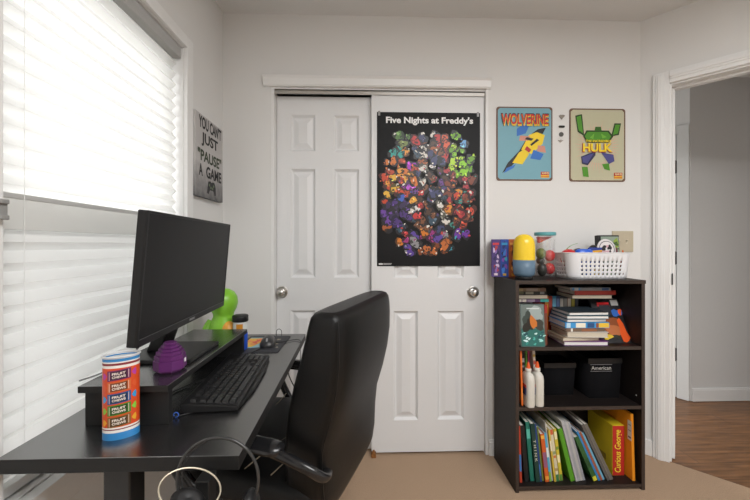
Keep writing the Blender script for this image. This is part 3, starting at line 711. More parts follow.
m = M(); m.box(0, .0055, 0, .14, 0, .215); setp(obj('clear_folder', m, mat('pale_plastic', (.42, .44, .45), .3), None, .001, loc=(IX0 + .001, 1.575, Z3)), 'thin pale plastic folder at the far left of the upper compartment', 'folder')
# dark cover-out comic leaning at the right
cb = thing('comic_album', 'dark album with red title and orange cover shapes, leaning at the right', 'book', (1.167, 1.618, Z3), rot=(R(-25), R(0), R(0)))
W_, H_ = .151, .227
m = M(); m.box(0, W_, 0, .0025, 0, H_); m.box(0, W_, .010, .0125, 0, H_); m.box(0, .0025, .0025, .010, 0, H_); obj('cover', m, col('17171b', .35), cb)
m = M(); m.box(.0025, W_ - .003, .0025, .010, .003, H_ - .003); obj('pages', m, PAGES, cb)
p = Print(FRONT(-.038, 0, 0)); rn = random.Random(9)
p.r(.070, .184, .136, .191, 'c2222a'); p.r(.072, .194, .134, .206, 'd92a30'); p.r(.145, .188, .182, .217, 'b9b9b6')
p.p(blob(.16, .15, .03, .02, .25, 12, .4, rn), '2f62b0'); p.p(blob(.178, .155, .011, .014, .25, 12, 0, rn), 'e0521c'); p.r(.08, .14, .135, .19, '2c2c33')
p.p(blob(.115, .085, .052, .042, .12, 16, 0, rn), '8a4a26'); p.p(blob(.12, .062, .045, .026, .12, 16, 0, rn), 'b3683c'); p.p(blob(.165, .055, .024, .048, .3, 12, 0, rn), 'd9541c'); p.p(blob(.08, .03, .02, .016, .3, 10, 0, rn), 'cfae24'); p.p(blob(.13, .03, .02, .010, .3, 10, 0, rn), '2a2a1c'); p.p(blob(.075, .125, .016, .016, .2, 10, 0, rn), '24406a')
p.done(cb, 'cover_print', .35)
# row behind the stack
back = [('orange', 'c9741c'), ('red', '9c2f22'), ('sky blue', '2f86b0'), ('navy', '22345c'), ('charcoal with pale patch', '33353c'), ('black with grey patch', '1c1d20'), ('maroon', '7a2a26'), ('black with yellow mark', '15161a'), ('black with a thin white mark', '121216')]
xx = .955
for k, (nm, c) in enumerate(back):
    upright(nm + ' spine in the small row behind the book stack', c, xx, 1.752, Z3, .0195, .064, .212, 0, 'small books behind the stack',
            [(.72, .94, {0: 'd99a3c', 1: 'c9564a', 2: '7fc0dc', 3: '6a84b4', 4: 'c9c4ba', 5: '9c9a94', 6: 'd9cfc0', 7: 'b0a43c', 8: 'c9c9c9'}[k])] if k != 8 else [(.7, .94, '4a4a50')]); xx += .0203
for k in range(2):
    upright(('tan', 'pale grey')[k] + ' paperback hidden behind the face-out picture book', ('8d7a5a', 'a8a49a')[k], .752 + k * .06, 1.70, Z3, .05, .11, .196, 0, 'paperbacks behind the picture book')
xa = IX0 + .012
flat('purple and teal spined book lying behind the face-out picture book', '4a2c52', xa + .008, 1.66, Z3 + .1965, .178, .135, .0165, 0, 'front', None, ((.1, .22, 'cfc8b8'), (.24, .36, 'c9c0b4'), (.38, .6, '8a7a8a'), (.76, 1, '2a8f86')))
za = Z3 + .2133
flat('cream-paged book under the small flat pile at top left', '4a3c40', xa + .004, 1.655, za, .176, .14, .021, 0, 'back', None, (), CREAM)
flat('dark-spined book in the small flat pile at top left', '1c1f18', xa + .008, 1.662, za + .0212, .168, .13, .0155, 0, 'front', None, ((.1, .3, '57583c'), (.36, .6, '8d8a7a'), (.8, .93, '77787a')))
flat('tan and brown book on top of the flat pile at top left', '77634c', xa + .006, 1.662, za + .0369, .166, .13, .0165, 0, 'front', None, ((.02, .3, '9a8a64'), (.4, .75, '8d8074'), (.82, .98, '6a4a3c')))
xb = 1.062
zz = Z3 + .2125
flat('cream-paged book at the bottom of the flat pile at top right', '3a3a3c', xb - .02, 1.655, zz, .205, .15, .020, R(-1), 'back', None, (), CREAM)
flat('red-covered book in the flat pile at top right', '8d2216', xb - .01, 1.652, zz + .0203, .215, .15, .021, R(1), 'front', None, ((.02, .98, '9c281a'),))
flat('grey-blue spined book on top of the flat pile at top right', '7a8084', xb - .03, 1.655, zz + .0416, .205, .15, .0155, R(-1), 'front', None, ((.05, .1, '2f7db8'), (.2, .24, '2f7db8'), (.1, .2, 'b0b4b4'), (.78, .95, '2a4a7a')))

# ------------------------------------------------------------ on top of the bookcase
for k, (c, cs, lb, px) in enumerate((('4c3a78', ['8a6ab0', 'c9b8d8', '2f2a5a', 'b0404a', 'e0dce6'], 'purple game box, leftmost of three on top of the bookcase', 0), ('24489c', ['3a7ad0', '1c2a6a', '7a4ab0', '2fa0c0', '101c4a'], 'deep blue game box between the purple and orange ones', .0445), ('a8541c', ['d97a24', '6a2f14', 'e8a43c', '3a1c10', 'c9602a'], 'orange-brown game box, right of the blue one', .085))):
    w = (.044, .040, .046)[k]; bx = thing('game_box', lb, 'game box', (.668 + px * cos(R(20)), 1.752 - px * sin(R(20)), BT), R(-20), group='boxes on the bookcase')
    m = M(); m.box(0, w, 0, .088, 0, .198); obj('box_body', m, col(c), bx, .001)
    rn = random.Random(20 + k); p = Print(FRONT(0, -.0002, 0)); p.step = .00002
    for _ in range(14): p.p(blob(rn.uniform(.012, w - .012), rn.uniform(.02, .17), rn.uniform(.004, .009), rn.uniform(.008, .02), .25, 10, 0, rn), rn.choice(cs))
    p.r(w * .15, .168, w * .85, .18, ('d0404a', '2f8fc0', 'd99a4a')[k]); p.r(w * .3, .008, w * .7, .02, ('e0d0d8', 'd0a83c', 'e0a02c')[k]); p.done(bx, 'printing')
# yellow and slate capsule container
xy = on_y(524, 270, 1.645)
cn = thing('capsule_container', 'yellow domed container with slate blue lower half on the bookcase', 'container', (xy.x, 1.645, BT))
m = M(); m.lathe([(.0505, .085), (.051, .1), (.0505, .168), (.048, .185), (.041, .203), (.029, .215), (.014, .221), (.001, .222)], n=36); obj('yellow_dome', m, mat('yellow_plastic', (.86, .60, .03), .25), cn)
m = M(); m.lathe([(.036, .012), (.045, .018), (.050, .03), (.0515, .05), (.052, .094), (.0505, .094)], n=36); obj('blue_lower_half', m, mat('slate_plastic', (.115, .19, .27), .45), cn)
m = M(); m.lathe([(.04, 0), (.042, .003), (.042, .010), (.037, .013)], n=30); obj('base', m, BLKP, cn)
# clear canister with teal lid
xy = on_y(546.5, 270, 1.735)
ca = thing('clear_canister', 'clear plastic canister with teal lid and red pieces inside', 'canister', (xy.x - .008, 1.735, BT))
m = M(); m.lathe([(.046, .0), (.0485, .003), (.0485, .217), (.047, .222)], n=36); obj('clear_body', m, CLEAR, ca)
m = M(); m.lathe([(.051, .217), (.0525, .220), (.0525, .232), (.050, .235), (.02, .235), (.001, .2345)], n=36); o = obj('lid', m, mat('teal_plastic', (.09, .33, .36), .35), ca)
for (x, y, z_, rx, rz_, c, nm) in ((.016, -.014, .045, .026, .030, 'c0282a', 'red_piece'), (.018, -.012, .112, .026, .030, 'cc2e30', 'red_piece'), (-.024, -.015, .04, .024, .035, '33332f', 'dark_piece'), (-.022, .0, .122, .026, .03, '6a7a4a', 'green_piece'), (-.018, .012, .085, .022, .02, '55554f', 'dark_piece')):
    m = M(); m.ball((x, y, z_), rx, sz=rz_ / rx * 1); obj(nm, m, mat('piece_' + c, c, .4), ca)
m = M(); m.prism([(-.044, .212), (.040, .212), (-.036, .178)], lambda x, z, y: (x, y, z), -.012, .012); obj('red_wedge', m, mat('piece_c8432e', 'c8432e', .4), ca, .003)

# white perforated basket
bk = thing('basket', 'white perforated plastic basket holding toys on top of the bookcase', 'basket', (1.160, 1.695, BT))
hw, hd, BH, rc = .163, .088, .128, .045
def peri(sc, rim=0):
    pts = []
    for cxx, cyy, a0 in ((hw - rc, -hd + rc, -90), (hw - rc, hd - rc, 0), (-hw + rc, hd - rc, 90), (-hw + rc, -hd + rc, 180)):
        for k in range(9): a = R(a0 + k * 11.25); pts.append(((cxx + (rc + rim) * cos(a)) * sc, (cyy + (rc + rim) * sin(a)) * sc))
    out = []; n = len(pts)                   # resample evenly
    L = [hypot(pts[(i + 1) % n][0] - pts[i][0], pts[(i + 1) % n][1] - pts[i][1]) for i in range(n)]; tot = sum(L); N = 205; i = 0; acc = 0
    for k in range(N):
        d = tot * k / N
        while acc + L[i] < d: acc += L[i]; i += 1
        t_ = (d - acc) / L[i]; out.append((pts[i][0] + (pts[(i + 1) % n][0] - pts[i][0]) * t_, pts[i][1] + (pts[(i + 1) % n][1] - pts[i][1]) * t_))
    return out
zs = [0, .020, .029, .040, .049, .060, .069, .080, .089, .120, BH]
m = M()
for r_ in range(len(zs) - 1):
    A, B = peri(.90 + .10 * zs[r_] / BH), peri(.90 + .10 * zs[r_ + 1] / BH); N = len(A)
    for k in range(N):
        if r_ in (1, 3, 5, 7) and k % 5 < 2 and (abs(A[k][0]) < (hw - rc) * .93 or abs(A[k][1]) < (hd - rc) * .85): continue
        j = (k + 1) % N; m.add([(A[k][0], A[k][1], zs[r_]), (A[j][0], A[j][1], zs[r_]), (B[j][0], B[j][1], zs[r_ + 1]), (B[k][0], B[k][1], zs[r_ + 1])], [(0, 1, 2, 3)], 0, True)
A = peri(.9); m.add([(x, y, .001) for x, y in A], [tuple(range(len(A)))])
BASKW = mat('basket_plastic', (.72, .72, .735), .4, var=.01)
o = obj('basket_body', m, BASKW, bk)
import bmesh as bmm
b_ = bmm.new(); b_.from_mesh(o.data); bmm.ops.remove_doubles(b_, verts=b_.verts, dist=.00005); bmm.ops.recalc_face_normals(b_, faces=b_.faces); b_.to_mesh(o.data); b_.free(); sd = o.modifiers.new('thickness', 'SOLIDIFY'); sd.thickness = .0022; sd.offset = 1
m = M(); m.tube([(x, y, BH) for x, y in peri(1.0, .001)], .0035, 6, closed=True, smooth=1); obj('rim', m, BASKW, bk)
bo = Vector(bk.location)
def inb(name, label, cat, m, mats, x, y, z, rot=None, bevel=0):
    return setp(obj(name, m, mats, None, bevel, loc=(bo.x + x, bo.y + y, BT + z), rot=rot), label, cat, 'toys in the white basket')
blk = [('red', 'b8322c'), ('blue', '2f5fb4'), ('yellow', 'd9b02c'), ('green', '4a8a3c'), ('grey', '6a6a6c'), ('brown', '7a5030'), ('orange', 'cf6a24'), ('teal', '2f8a8c')]
for k, (nm, c) in enumerate(blk):
    m = M(); m.box(-.024, .024, -.024, .024, 0, .049); inb('toy_block', nm + ' toy block low in the white basket, seen through its holes', 'toy block', m, col(c), -.105 + (k % 4) * .056, -.03 + (k // 4) * .056, .004, bevel=.003)
m = M(); m.ball((0, 0, .047), .044, sz=1.07); inb('toy_ball', 'red toy ball at the left end of the basket', 'toy ball', m, mat('red_toy', (.55, .02, .025), .35), -.118, -.012, .0535)
m = M(); m.lathe([(.001, 0), (.03, 0), (.04, .01), (.044, .05), (.042, .087), (.03, .094), (.001, .095)], n=24, sx=1.0, sy=.55); inb('toy_boat', 'bright blue rounded toy beside the red ball in the basket', 'toy', m, mat('blue_toy', (.03, .12, .62), .35), -.062, -.046, .0535, bevel=.0)
m = M(); m.ball((0, 0, .049), .026, sz=1.9, sx=1.2); inb('rubber_lump', 'black lumpy toy between the blue toy and the packet', 'toy', m, mat('black_toy', (.015, .015, .017), .45), -.06, .0, .0535)
m = M(); m.box(-.036, .036, -.004, .004, 0, .102); pk = inb('snack_packet', 'blue packet with yellow and orange stripe in the basket', 'packet', m, col('2a3f8c'), 0, -.045, .0535, (R(-4), 0, R(4)), .002)
p = Print(FRONT(0, -.0042, 0)); p.p([(-.034, .070), (.034, .082), (.034, .09), (-.034, .084)], 'e0a42c'); p.p([(-.034, .066), (.034, .076), (.034, .081), (-.034, .071)], 'd2602a'); p.p(blob(-.01, .06, .02, .006, .2, 10), 'd9d4cc'); p.done(pk)
m = M(); m.box(-.03, .03, -.022, .022, 0, .095); inb('grey_toy_car', 'pale grey toy behind the coloured packet', 'toy', m, col('a9a6a2'), -.03, .042, .0535, (0, R(4), 0), .012)
m = M(); m.ball((0, 0, .058), .03, sz=1.92); inb('toy_helmet', 'black rounded toy left of the white disc', 'toy', m, mat('black_toy', (.015, .015, .017), .45), .038, .030, .0535)
m = M(); m.tube([(-.03, 0, 0), (-.012, 0, .055), (.02, 0, .09), (.06, 0, .105)], lambda t_: (.0012, .007 * (1 - t_) + .0015), 8); inb('plant_leaf', 'thin green leaf-like strip sticking up from the basket', 'leaf', m, mat('leaf_green', (.22, .40, .15), .5), -.088, .058, .072)
m = M(); m.box(-.055, .055, 0, .03, 0, .214); gb = inb('game_case', 'black case with green picture standing in the basket', 'game case', m, BLACK, .122, .022, .006, (R(-3), 0, R(-2)), .002)
p = Print(FRONT(0, -.0002, 0)); p.r(-.042, .06, .052, .207, '8a9a8c'); rn = random.Random(2)
for _ in range(18): p.p(blob(rn.uniform(-.02, .042), rn.uniform(.1, .197), rn.uniform(.008, .016), rn.uniform(.005, .014), .25, 10, 0, rn), rn.choice(['5a7a2c', '3f5a24', '86a03c', '2f4a4a', '4a3a34']))
p.p(blob(.035, .13, .012, .02, .2, 10, 0, rn), '6a3038'); p.done(gb)
m = M(); m.lathe([(.001, -.003), (.047, -.003), (.048, 0), (.047, .003), (.001, .003)], (0, 0, .048), 36, axis='y', sy=1.12); wd = inb('sticker_disc', 'white round disc with black drawing in front of the dark case', 'disc', m, col('d4d0d0'), .066, -.034, .098, (R(-8), 0, 0))
p = Print(frame((0, -.0034, .048), (1, 0, 0), (0, 0, 1))); rn = random.Random(4)
for pts, c in ((blob(0, 0, .039, .044, .02, 24, 0, rn), '16161a'), (blob(0, 0, .036, .041, .02, 24, 0, rn), 'd9d4d4')): p.p(pts, c)
for x, y, rx, ry, c in ((-.015, .006, .014, .013, '1c1a1e'), (.015, .01, .01, .016, '1c1a1e'), (-.004, -.012, .02, .008, 'c9a4ac'), (-.016, -.022, .012, .006, '1c1a1e'), (.004, .016, .008, .006, 'c9a4ac'), (.017, -.014, .006, .01, '2a282c')): p.p(blob(x, y, rx, ry, .25, 12, 0, rn), c)
p.done(wd)
m = M(); m.lathe([(.014, 0), (.012, .05), (.003, .13), (.001, .132)], n=16); inb('toy_cone', 'small orange cone at the right end of the basket', 'toy cone', m, col('d9601c'), .142, -.04, .01)

# ------------------------------------------------------------ desk
DZT = .74
dk = thing('desk', 'black computer desk standing along the wall under the window', 'desk', (-.52, 1.16, 0))
m = M(); m.prism([(LX + .034, .692), (-.257, .692), (-.288, 1.632), (LX + .034, 1.632)], lambda x, y, z: (x, y, z), DZT - .030, DZT); edge_sides(obj('tabletop', m, BLK, dk, .002, True))
for y in (.712, 1.565):
    m = M(); m.box(-.544, -.490, y, y + .05, .03, DZT - .03); obj('leg', m, BLKM, dk, .003, True)
    m = M(); m.box(-.735, -.32, y - .005, y + .055, 0, .03); obj('foot', m, BLKM, dk, .006, True)
m = M(); m.box(-.538, -.496, .762, 1.565, DZT - .075, DZT - .03); obj('cross_bar', m, BLKM, dk, .002, True)
hp = at(205, 484, .664)
m = M(); m.box(hp.x - .014, hp.x + .014, .66, .694, .628, DZT - .03); m.box(hp.x - .085, hp.x + .085, .54, .694, .622, .63); obj('headset_bracket', m, BLKM, dk, .002, True)
# monitor riser
RX0, RX1, RY0, RY1, RZ = -.672, -.464, .803, 1.335, .839
rs = thing('monitor_riser', 'black wooden monitor riser standing on the desk', 'monitor riser', ((RX0 + RX1) / 2, (RY0 + RY1) / 2, DZT))
m = M(); m.box(RX0, RX1, RY0, RY1, RZ - .016, RZ); edge_sides(obj('riser_top', m, BLK, rs, .0015, True))
for y in (RY0 + .014, RY1 - .03):
    m = M(); m.box(RX0 + .006, RX1 - .006, y, y + .016, DZT, RZ - .016); obj('riser_panel', m, EDGEB, rs, .001, True)
# monitor
mo = thing('monitor', 'black flat-screen monitor on its stand on the riser', 'monitor', (-.585, 1.04, RZ))
scr_r = Vector((-.032, .56, 0)).normalized(); scr_u = Vector((.026, .0, .318)); scr_u = (scr_u - scr_r * scr_u.dot(scr_r)).normalized(); c0 = Vector((-.535, .797, .928))
mt = frame(c0, scr_r, scr_u); W_, H_ = .56, .325
m = M(); m.t = mt; m.box(0, W_, 0, H_, -.022, 0); m.box(.10, W_ - .10, .05, H_ - .06, -.042, -.022); obj('housing', m, BLKP, mo, .003, True)
m = M(); m.t = mt; b_ = .007; m.box(0, b_, 0, H_, 0, .0025); m.box(W_ - b_, W_, 0, H_, 0, .0025); m.box(b_, W_ - b_, H_ - b_, H_, 0, .0025); m.box(b_, W_ - b_, 0, .018, 0, .003); obj('bezel', m, BLKP, mo, .0008, True)
m = M(); m.t = mt; m.box(b_, W_ - b_, .0175, .0185, .003, .0034); obj('bezel_highlight', m, mat('grey_strip', (.12, .12, .125), .3), mo, 0, True)
m = M(); m.t = mt; m.box(b_, W_ - b_, .018, H_ - b_, -.001, .0012); obj('screen', m, SCREEN, mo, 0, True)
m = M(); m.t = mt; m.box(W_ * .47, W_ * .53, .006, .0125, .003, .0036); obj('badge', m, mat('badge_grey', (.22, .22, .22), .4), mo, 0, True)
m = M(); m.box(-.685, -.487, .945, 1.135, RZ, RZ + .011); obj('stand_base', m, BLKP, mo, .004, True)
m = M(); m.prism([(-.655, RZ + .011), (-.612, RZ + .011), (-.575, .955), (-.572, 1.06), (-.602, 1.06), (-.606, .97)], lambda x, z, y: (x, y, z), 1.02, 1.085); obj('stand_neck', m, BLKP, mo, .004, True)
m = M(); m.tube([(-.592, .95, .975), (-.61, .945, .91), (-.64, .93, .868), (-.668, .88, .845), (-.69, .83, .842)], .0022, 6)
setp(obj('monitor_cable', m, mat('grey_cable', (.20, .20, .20), .5)), 'thin grey cable trailing from the monitor to the riser edge', 'cable')
# purple layered toy
pp = on_z(162, 375, RZ)
m = M(); n_ = 8
lay = [(.031, 0, .006), (.0385, .006, .031), (.036, .031, .043), (.0325, .043, .052), (.027, .052, .060), (.0215, .060, .067), (.016, .067, .074)]
for r, a, b in lay: m.prism([(r * 1.0 * cos(R(22.5) + k * pi / 4), r * 1.0 * sin(R(22.5) + k * pi / 4)) for k in range(8)], lambda x, y, z: (x, y, z), a, b)
tp = thing('stacking_toy', 'purple stepped eight-sided toy on the riser near the monitor', 'toy', (pp.x - .0, pp.y + .036, RZ), R(12))
obj('toy_body', m, mat('purple_plastic', (.095, .012, .11), .5), tp, .0012)
m = M(); m.box(.0352, .0372, -.005, .004, .020, .030); o = obj('white_dot', m, WHITE, tp, .001)
# fruit chews tube
tt = on_z(120, 437, DZT); TB = thing('candy_tube', 'orange and blue candy tube with five sweets printed, on the desk corner', 'candy tube', (tt.x - .004, tt.y + .010, DZT), R(24)); TX, TYr, TH = .0345, .023, .182
def tubewall(m, z0, z1, mi, e=0):
    n = 44; m.loft([[((TX + e) * cos(2 * pi * k / n), (TYr + e) * sin(2 * pi * k / n), z) for k in range(n)] for z in (z0, z1)], mi, True, False)
m = M()
zl = [(0, .016, 0), (.016, .022, 1), (.022, .0245, 2), (.0245, .028, 1), (.028, .158, 3), (.158, .164, 1), (.164, .169, 2), (.169, .172, 1), (.172, .1785, 0), (.1785, TH, 1)]
for a, b, i_ in zl: tubewall(m, a, b, i_)
n = 44; m.add([((TX) * cos(2 * pi * k / n), (TYr) * sin(2 * pi * k / n), 0) for k in range(n)], [tuple(range(n))], 0)
obj('tube_wall', m, [col('2f80bc', .35), col('e4dfd8', .35), col('7a1f2c', .35), col('cf4a1e', .35)], TB)
m = M(); m.tube([((TX + .0005) * cos(2 * pi * k / n), (TYr + .0005) * sin(2 * pi * k / n), TH) for k in range(n)], .0022, 6, closed=True, smooth=1); obj('rim', m, mat('white_metal_rim', (.62, .62, .62), .35), TB)
m = M(); m.add([((TX - .001) * cos(2 * pi * k / n), (TYr - .001) * sin(2 * pi * k / n), TH - .006) for k in range(n)], [tuple(range(n))]); obj('lid', m, mat('lid_grey', (.55, .55, .54), .4), TB)
def wrap(x, z, e=.0006):
    a = -pi / 2 + x / .0305; return ((TX + e) * cos(a), (TYr + e) * sin(a), z)
candy = [('6a1f5c', 'b03a9a'), ('c9622c', 'd2562a'), ('1f4f8c', '2f8fc8'), ('3f7d24', '7fbf3c'), ('8a5a1c', 'e0a42c')]
for k, (c, c2) in enumerate(candy):
    zc = .143 - k * .0255; m = M()
    def pat(pts, e, i_): m.add([wrap(x, z_, e) for x, z_ in pts], [tuple(range(len(pts)))], i_)
    g = 9
    for e, x0_, x1_, hh, i_ in ((.0006, -.020, .020, .0112, 0), (.0010, -.0138, .0138, .0092, 2)):
        for j in range(g):
            xa_, xb_ = x0_ + (x1_ - x0_) * j / g, x0_ + (x1_ - x0_) * (j + 1) / g
            m.add([wrap(xa_, zc - hh + xa_ * .09, e), wrap(xb_, zc - hh + xb_ * .09, e), wrap(xb_, zc + hh + xb_ * .09, e), wrap(xa_, zc + hh + xa_ * .09, e)], [(0, 1, 2, 3)], i_)
    for s_ in (-1, 1):
        pts = [(s_ * .0212, 0), (s_ * .0255, .006), (s_ * .030, .008), (s_ * .0315, 0), (s_ * .030, -.008), (s_ * .0255, -.006)]; pat([(x, zc + x * .09 + z_) for x, z_ in pts], .0006, 1)
        pat([(s_ * (.0152), zc - .009 + s_ * .0016), (s_ * .0162, zc - .009 + s_ * .0016), (s_ * .0162, zc + .009 + s_ * .0016), (s_ * .0152, zc + .009 + s_ * .0016)], .0011, 3)
    dk_ = '%02x%02x%02x' % tuple(int(int(c[j:j + 2], 16) * .55) for j in (0, 2, 4))
    obj('printed_sweet', m, [col(c, .35), col(c2, .35), col(dk_, .35), col('d9c2b4', .35)], TB)
    for txt, dz in (('FRUIT', .0010), ('CHEWS', -.0062)):
        o = text(txt, .0215, .0052, Matrix.Identity(4), col('e8ddd0'), TB, bold=.03)
        for v in o.data.vertices: x_, z_ = v.co.x - .01075, v.co.y; v.co = wrap(x_, zc + dz + z_ + x_ * .09, .0014)
# keyboard
kb = thing('keyboard', 'black full-size keyboard lying on the desk before the monitor', 'keyboard', (-.327, .872, DZT), R(94.5))
KL, KW = .400, .142
m = M(); m.prism([(0, 0), (KL, 0), (KL, KW), (0, KW)], lambda x, y, z: (x, y, .003 + (z * (.013 + .012 * y / KW))), 0, 1); obj('case', m, BLKP, kb, .003)
m = M(); m.prism([(.012, 0), (.12, -.012), (.28, -.012), (KL - .012, 0)], lambda x, y, z: (x, y, z), .002, .010); obj('front_lip', m, BLKP, kb, .002)
keym = {}; KEYC = mat('key_plastic', (.016, .016, .017), .38, var=.1); GREYK = mat('key_gloss', (.05, .05, .052), .2)
u_ = .0172
def key(cx_, row, wu):
    if wu not in keym:
        w = wu * u_ - .0022; d = u_ - .0022; k = M(); k.loft([[(-w / 2, -d / 2, 0), (w / 2, -d / 2, 0), (w / 2, d / 2, 0), (-w / 2, d / 2, 0)], [(-w / 2 + .0015, -d / 2 + .001, .007), (w / 2 - .0015, -d / 2 + .001, .007), (w / 2 - .0015, d / 2 - .002, .007), (-w / 2 + .0015, d / 2 - .002, .007)]], 0, False)
        keym[wu] = mesh('key', k, KEYC)
    o = bpy.data.objects.new('key', keym[wu]); C.objects.link(o); o.parent = kb
    y = .018 + row * u_ * 1.06 + (.006 if row == 5 else 0)
    o.location = (.010 + cx_ * u_, y, .003 + .013 + .012 * y / KW); o.rotation_euler = (atan2(.012, KW), 0, 0)
    return o
def krow(row, widths, x=0):
    for w in widths:
        if w > 0: key(x + w / 2, row, w)
        x += abs(w)
krow(5, [1, -1, 1, 1, 1, 1, -.5, 1, 1, 1, 1, -.5, 1, 1, 1, 1, -.25, 1, 1, 1])
krow(4, [1] * 13 + [2, -.25, 1, 1, 1, -.25, 1, 1, 1, 1]); krow(3, [1.5] + [1] * 12 + [1.5, -.25, 1, 1, 1, -.25, 1, 1, 1]); krow(2, [1.75] + [1] * 11 + [2.25, -3.5, 1, 1, 1])
krow(1, [2.25] + [1] * 10 + [2.75, -1.25, 1, -1.25, 1, 1, 1]); krow(0, [1.25, 1.25, 1.25, 6.25, 1.25, 1.25, 1.25, 1.25, -.25, 1, 1, 1, -.25, 2, 1])
m = M(); m.tube([(-.462, .905, DZT + .01), (-.49, .90, DZT + .004), (-.475, .875, DZT + .0035), (-.44, .850, DZT + .003), (-.50, .835, DZT + .003), (-.56, .85, DZT + .003)], .002, 6)
m2 = M(); m2.tube([(-.50, 1.06, DZT + .012), (-.54, 1.03, DZT + .004), (-.56, .98, DZT + .0035), (-.58, .93, DZT + .0035)], .002, 6)
setp(obj('keyboard_cable', m2, BLKP), 'black cable running from the keyboard under the riser', 'cable')
kc = thing('cable_tie', 'coiled cable with a blue tie at the riser corner', 'cable', (-.475, .845, DZT)); 
m = M(); m.tube([(-.56, .87, DZT + .003), (-.49, .845, DZT + .003), (-.445, .865, DZT + .003), (-.42, .885, DZT + .003), (-.39, .875, DZT + .003)][:4], .0017, 6); obj('cord', m, BLKP, kc, 0, True)
m = M(); m.tube([(-.470 + .006 * cos(a_), .848 , DZT + .0075 + .006 * sin(a_)) for a_ in [k * pi / 5 for k in range(10)]], .0012, 5, closed=True, smooth=1); obj('tie', m, col('2f62c0'), kc, 0, True)
# mouse mat, mouse, bottle, toy
mp = thing('mouse_mat', 'dark mouse mat with orange and blue print at the far end of the desk', 'mouse mat', (-.535, 1.345, DZT))
m = M(); m.prism([(.0, .0), (.178, 0), (.186, .008), (.186, .236), (.178, .244), (0, .244)], lambda x, y, z: (x, y, z), 0, .0025); obj('mat_base', m, col('2c2d33'), mp)
p = Print(Matrix.Translation((0, 0, .0025))); p.p([(.012, .05), (.105, .07), (.115, .15), (.09, .215), (.012, .215)], '8fc0cc'); rn = random.Random(6)
p.p([(.012, .06), (.06, .075), (.085, .16), (.07, .205), (.012, .2)], 'e8b53c'); 
for _ in range(9): p.p(blob(rn.uniform(.02, .07), rn.uniform(.09, .19), .012, .016, .3, 10, 0, rn), rn.choice(['e0703a', 'e8904a', 'd95a3c', 'f0cf6a']))
for _ in range(10): p.p(blob(rn.uniform(.12, .17), rn.uniform(.03, .21), .007, .009, .35, 9, 0, rn), rn.choice(['6a6a70', '8a8478', '4a4c60', 'a0947c']))
p.done(mp, 'mat_print')
ms = thing('computer_mouse', 'dark grey computer mouse on the mouse mat', 'computer mouse', (-.417, 1.455, DZT + .0026), R(8))
m = M(); 
def mring(y, w, h):
    return [(w * cos(a_), y, max(0, h * (sin(a_) if sin(a_) > 0 else 0) ** .8)) for a_ in [k * 2 * pi / 24 for k in range(24)]]
m.loft([mring(-.052, .012, .010), mring(-.047, .025, .022), mring(-.03, .031, .032), mring(0, .031, .037), mring(.03, .029, .033), mring(.048, .022, .022), mring(.054, .011, .010)]); obj('shell', m, mat('mouse_shell', (.035, .035, .036), .35), ms)
m = M(); m.lathe([(.009, -.003), (.0095, 0), (.009, .003)], (0, -.036, .026), 18, axis='x'); obj('scroll_wheel', m, mat('wheel_grey', (.35, .35, .35), .4), ms)
m = M(); m.tube([(.004, -.035, .0335), (.004, -.01, .0375), (.004, .0, .038)], .0007, 4); obj('button_seam', m, BLACK, ms)
m = M(); m.tube([(-.42, 1.405, .748), (-.43, 1.37, .7465), (-.452, 1.335, .744), (-.47, 1.30, .744), (-.50, 1.285, .744)], .0016, 6)
setp(obj('mouse_cable', m, BLKP), 'black mouse cable crossing the mat towards the riser', 'cable')
m = M(); m.tube([(-.395, 1.475, .747), (-.37, 1.47, .7465), (-.34, 1.50, .744), (-.312, 1.52, .744), (-.289, 1.50, .744), (-.284, 1.48, .72), (-.283, 1.47, .60)], .0016, 6)
setp(obj('desk_cable', m, BLKP), 'black cable from the mouse mat over the desk edge', 'cable')
m = M(); m.tube([on_y(276.5, 336, 1.61), on_y(276.5, 331, 1.61), on_y(279, 329, 1.61), on_y(281.5, 331, 1.61), on_y(281.5, 336, 1.61)], .0014, 6)
setp(obj('cable_loop', m, BLKP), 'small black cable loop standing up at the back edge of the desk', 'cable')
bt = thing('bottle', 'small clear bottle with black lid and blue base behind the riser', 'bottle', (-.512, 1.392, DZT + .0025))
m = M(); m.lathe([(.026, 0), (.0285, .003), (.0285, .070)], n=28); obj('blue_label', m, mat('blue_label', (.02, .10, .62), .4), bt)
m = M(); m.lathe([(.0285, .070), (.0285, .115)], n=28, caps=False); obj('clear_body', m, mat('frosted_plastic', (.72, .73, .70), .25), bt)
p = M(); p.lathe([(.0287, .078), (.0287, .108)], n=28, caps=False); p.f = [f for i, f in enumerate(p.f) if (i // 1) % 28 in (20, 21, 22, 23)]; p.mi = [0] * len(p.f); p.sm = [True] * len(p.f); obj('fruit_print', p, col('d08a24'), bt)
m = M(); m.lathe([(.0305, .115), (.0315, .117), (.0315, .137), (.029, .140), (.001, .140)], n=28); obj('lid', m, BLKP, bt)
GREEN = mat('green_rubber', (.22, .52, .035), .35)
gt = thing('squeeze_toy', 'green rubber squeeze toy with orange belly behind the monitor', 'toy', (-.598, 1.435, DZT), R(12)); gt.scale = (.94, .94, .965)
m = M(); m.lathe([(.042, 0), (.056, .008), (.062, .04), (.060, .08), (.052, .115), (.043, .135), (.044, .148), (.055, .168), (.061, .192), (.058, .218), (.045, .24), (.024, .252), (.001, .256)], n=32); obj('toy_body', m, GREEN, gt)
m = M(); m.ball((.026, -.038, .07), .040, sz=1.25, sx=.85, sy=.75); o = obj('belly', m, mat('orange_rubber', (.72, .33, .04), .4), gt); o['label'] = 'orange belly'
for s_ in (-1, 1):
    m = M(); m.tube([(s_ * .05, -.004, .115), (s_ * .066, -.02, .085), (s_ * .06, -.042, .05)], .0165, 12); obj('arm', m, GREEN, gt)
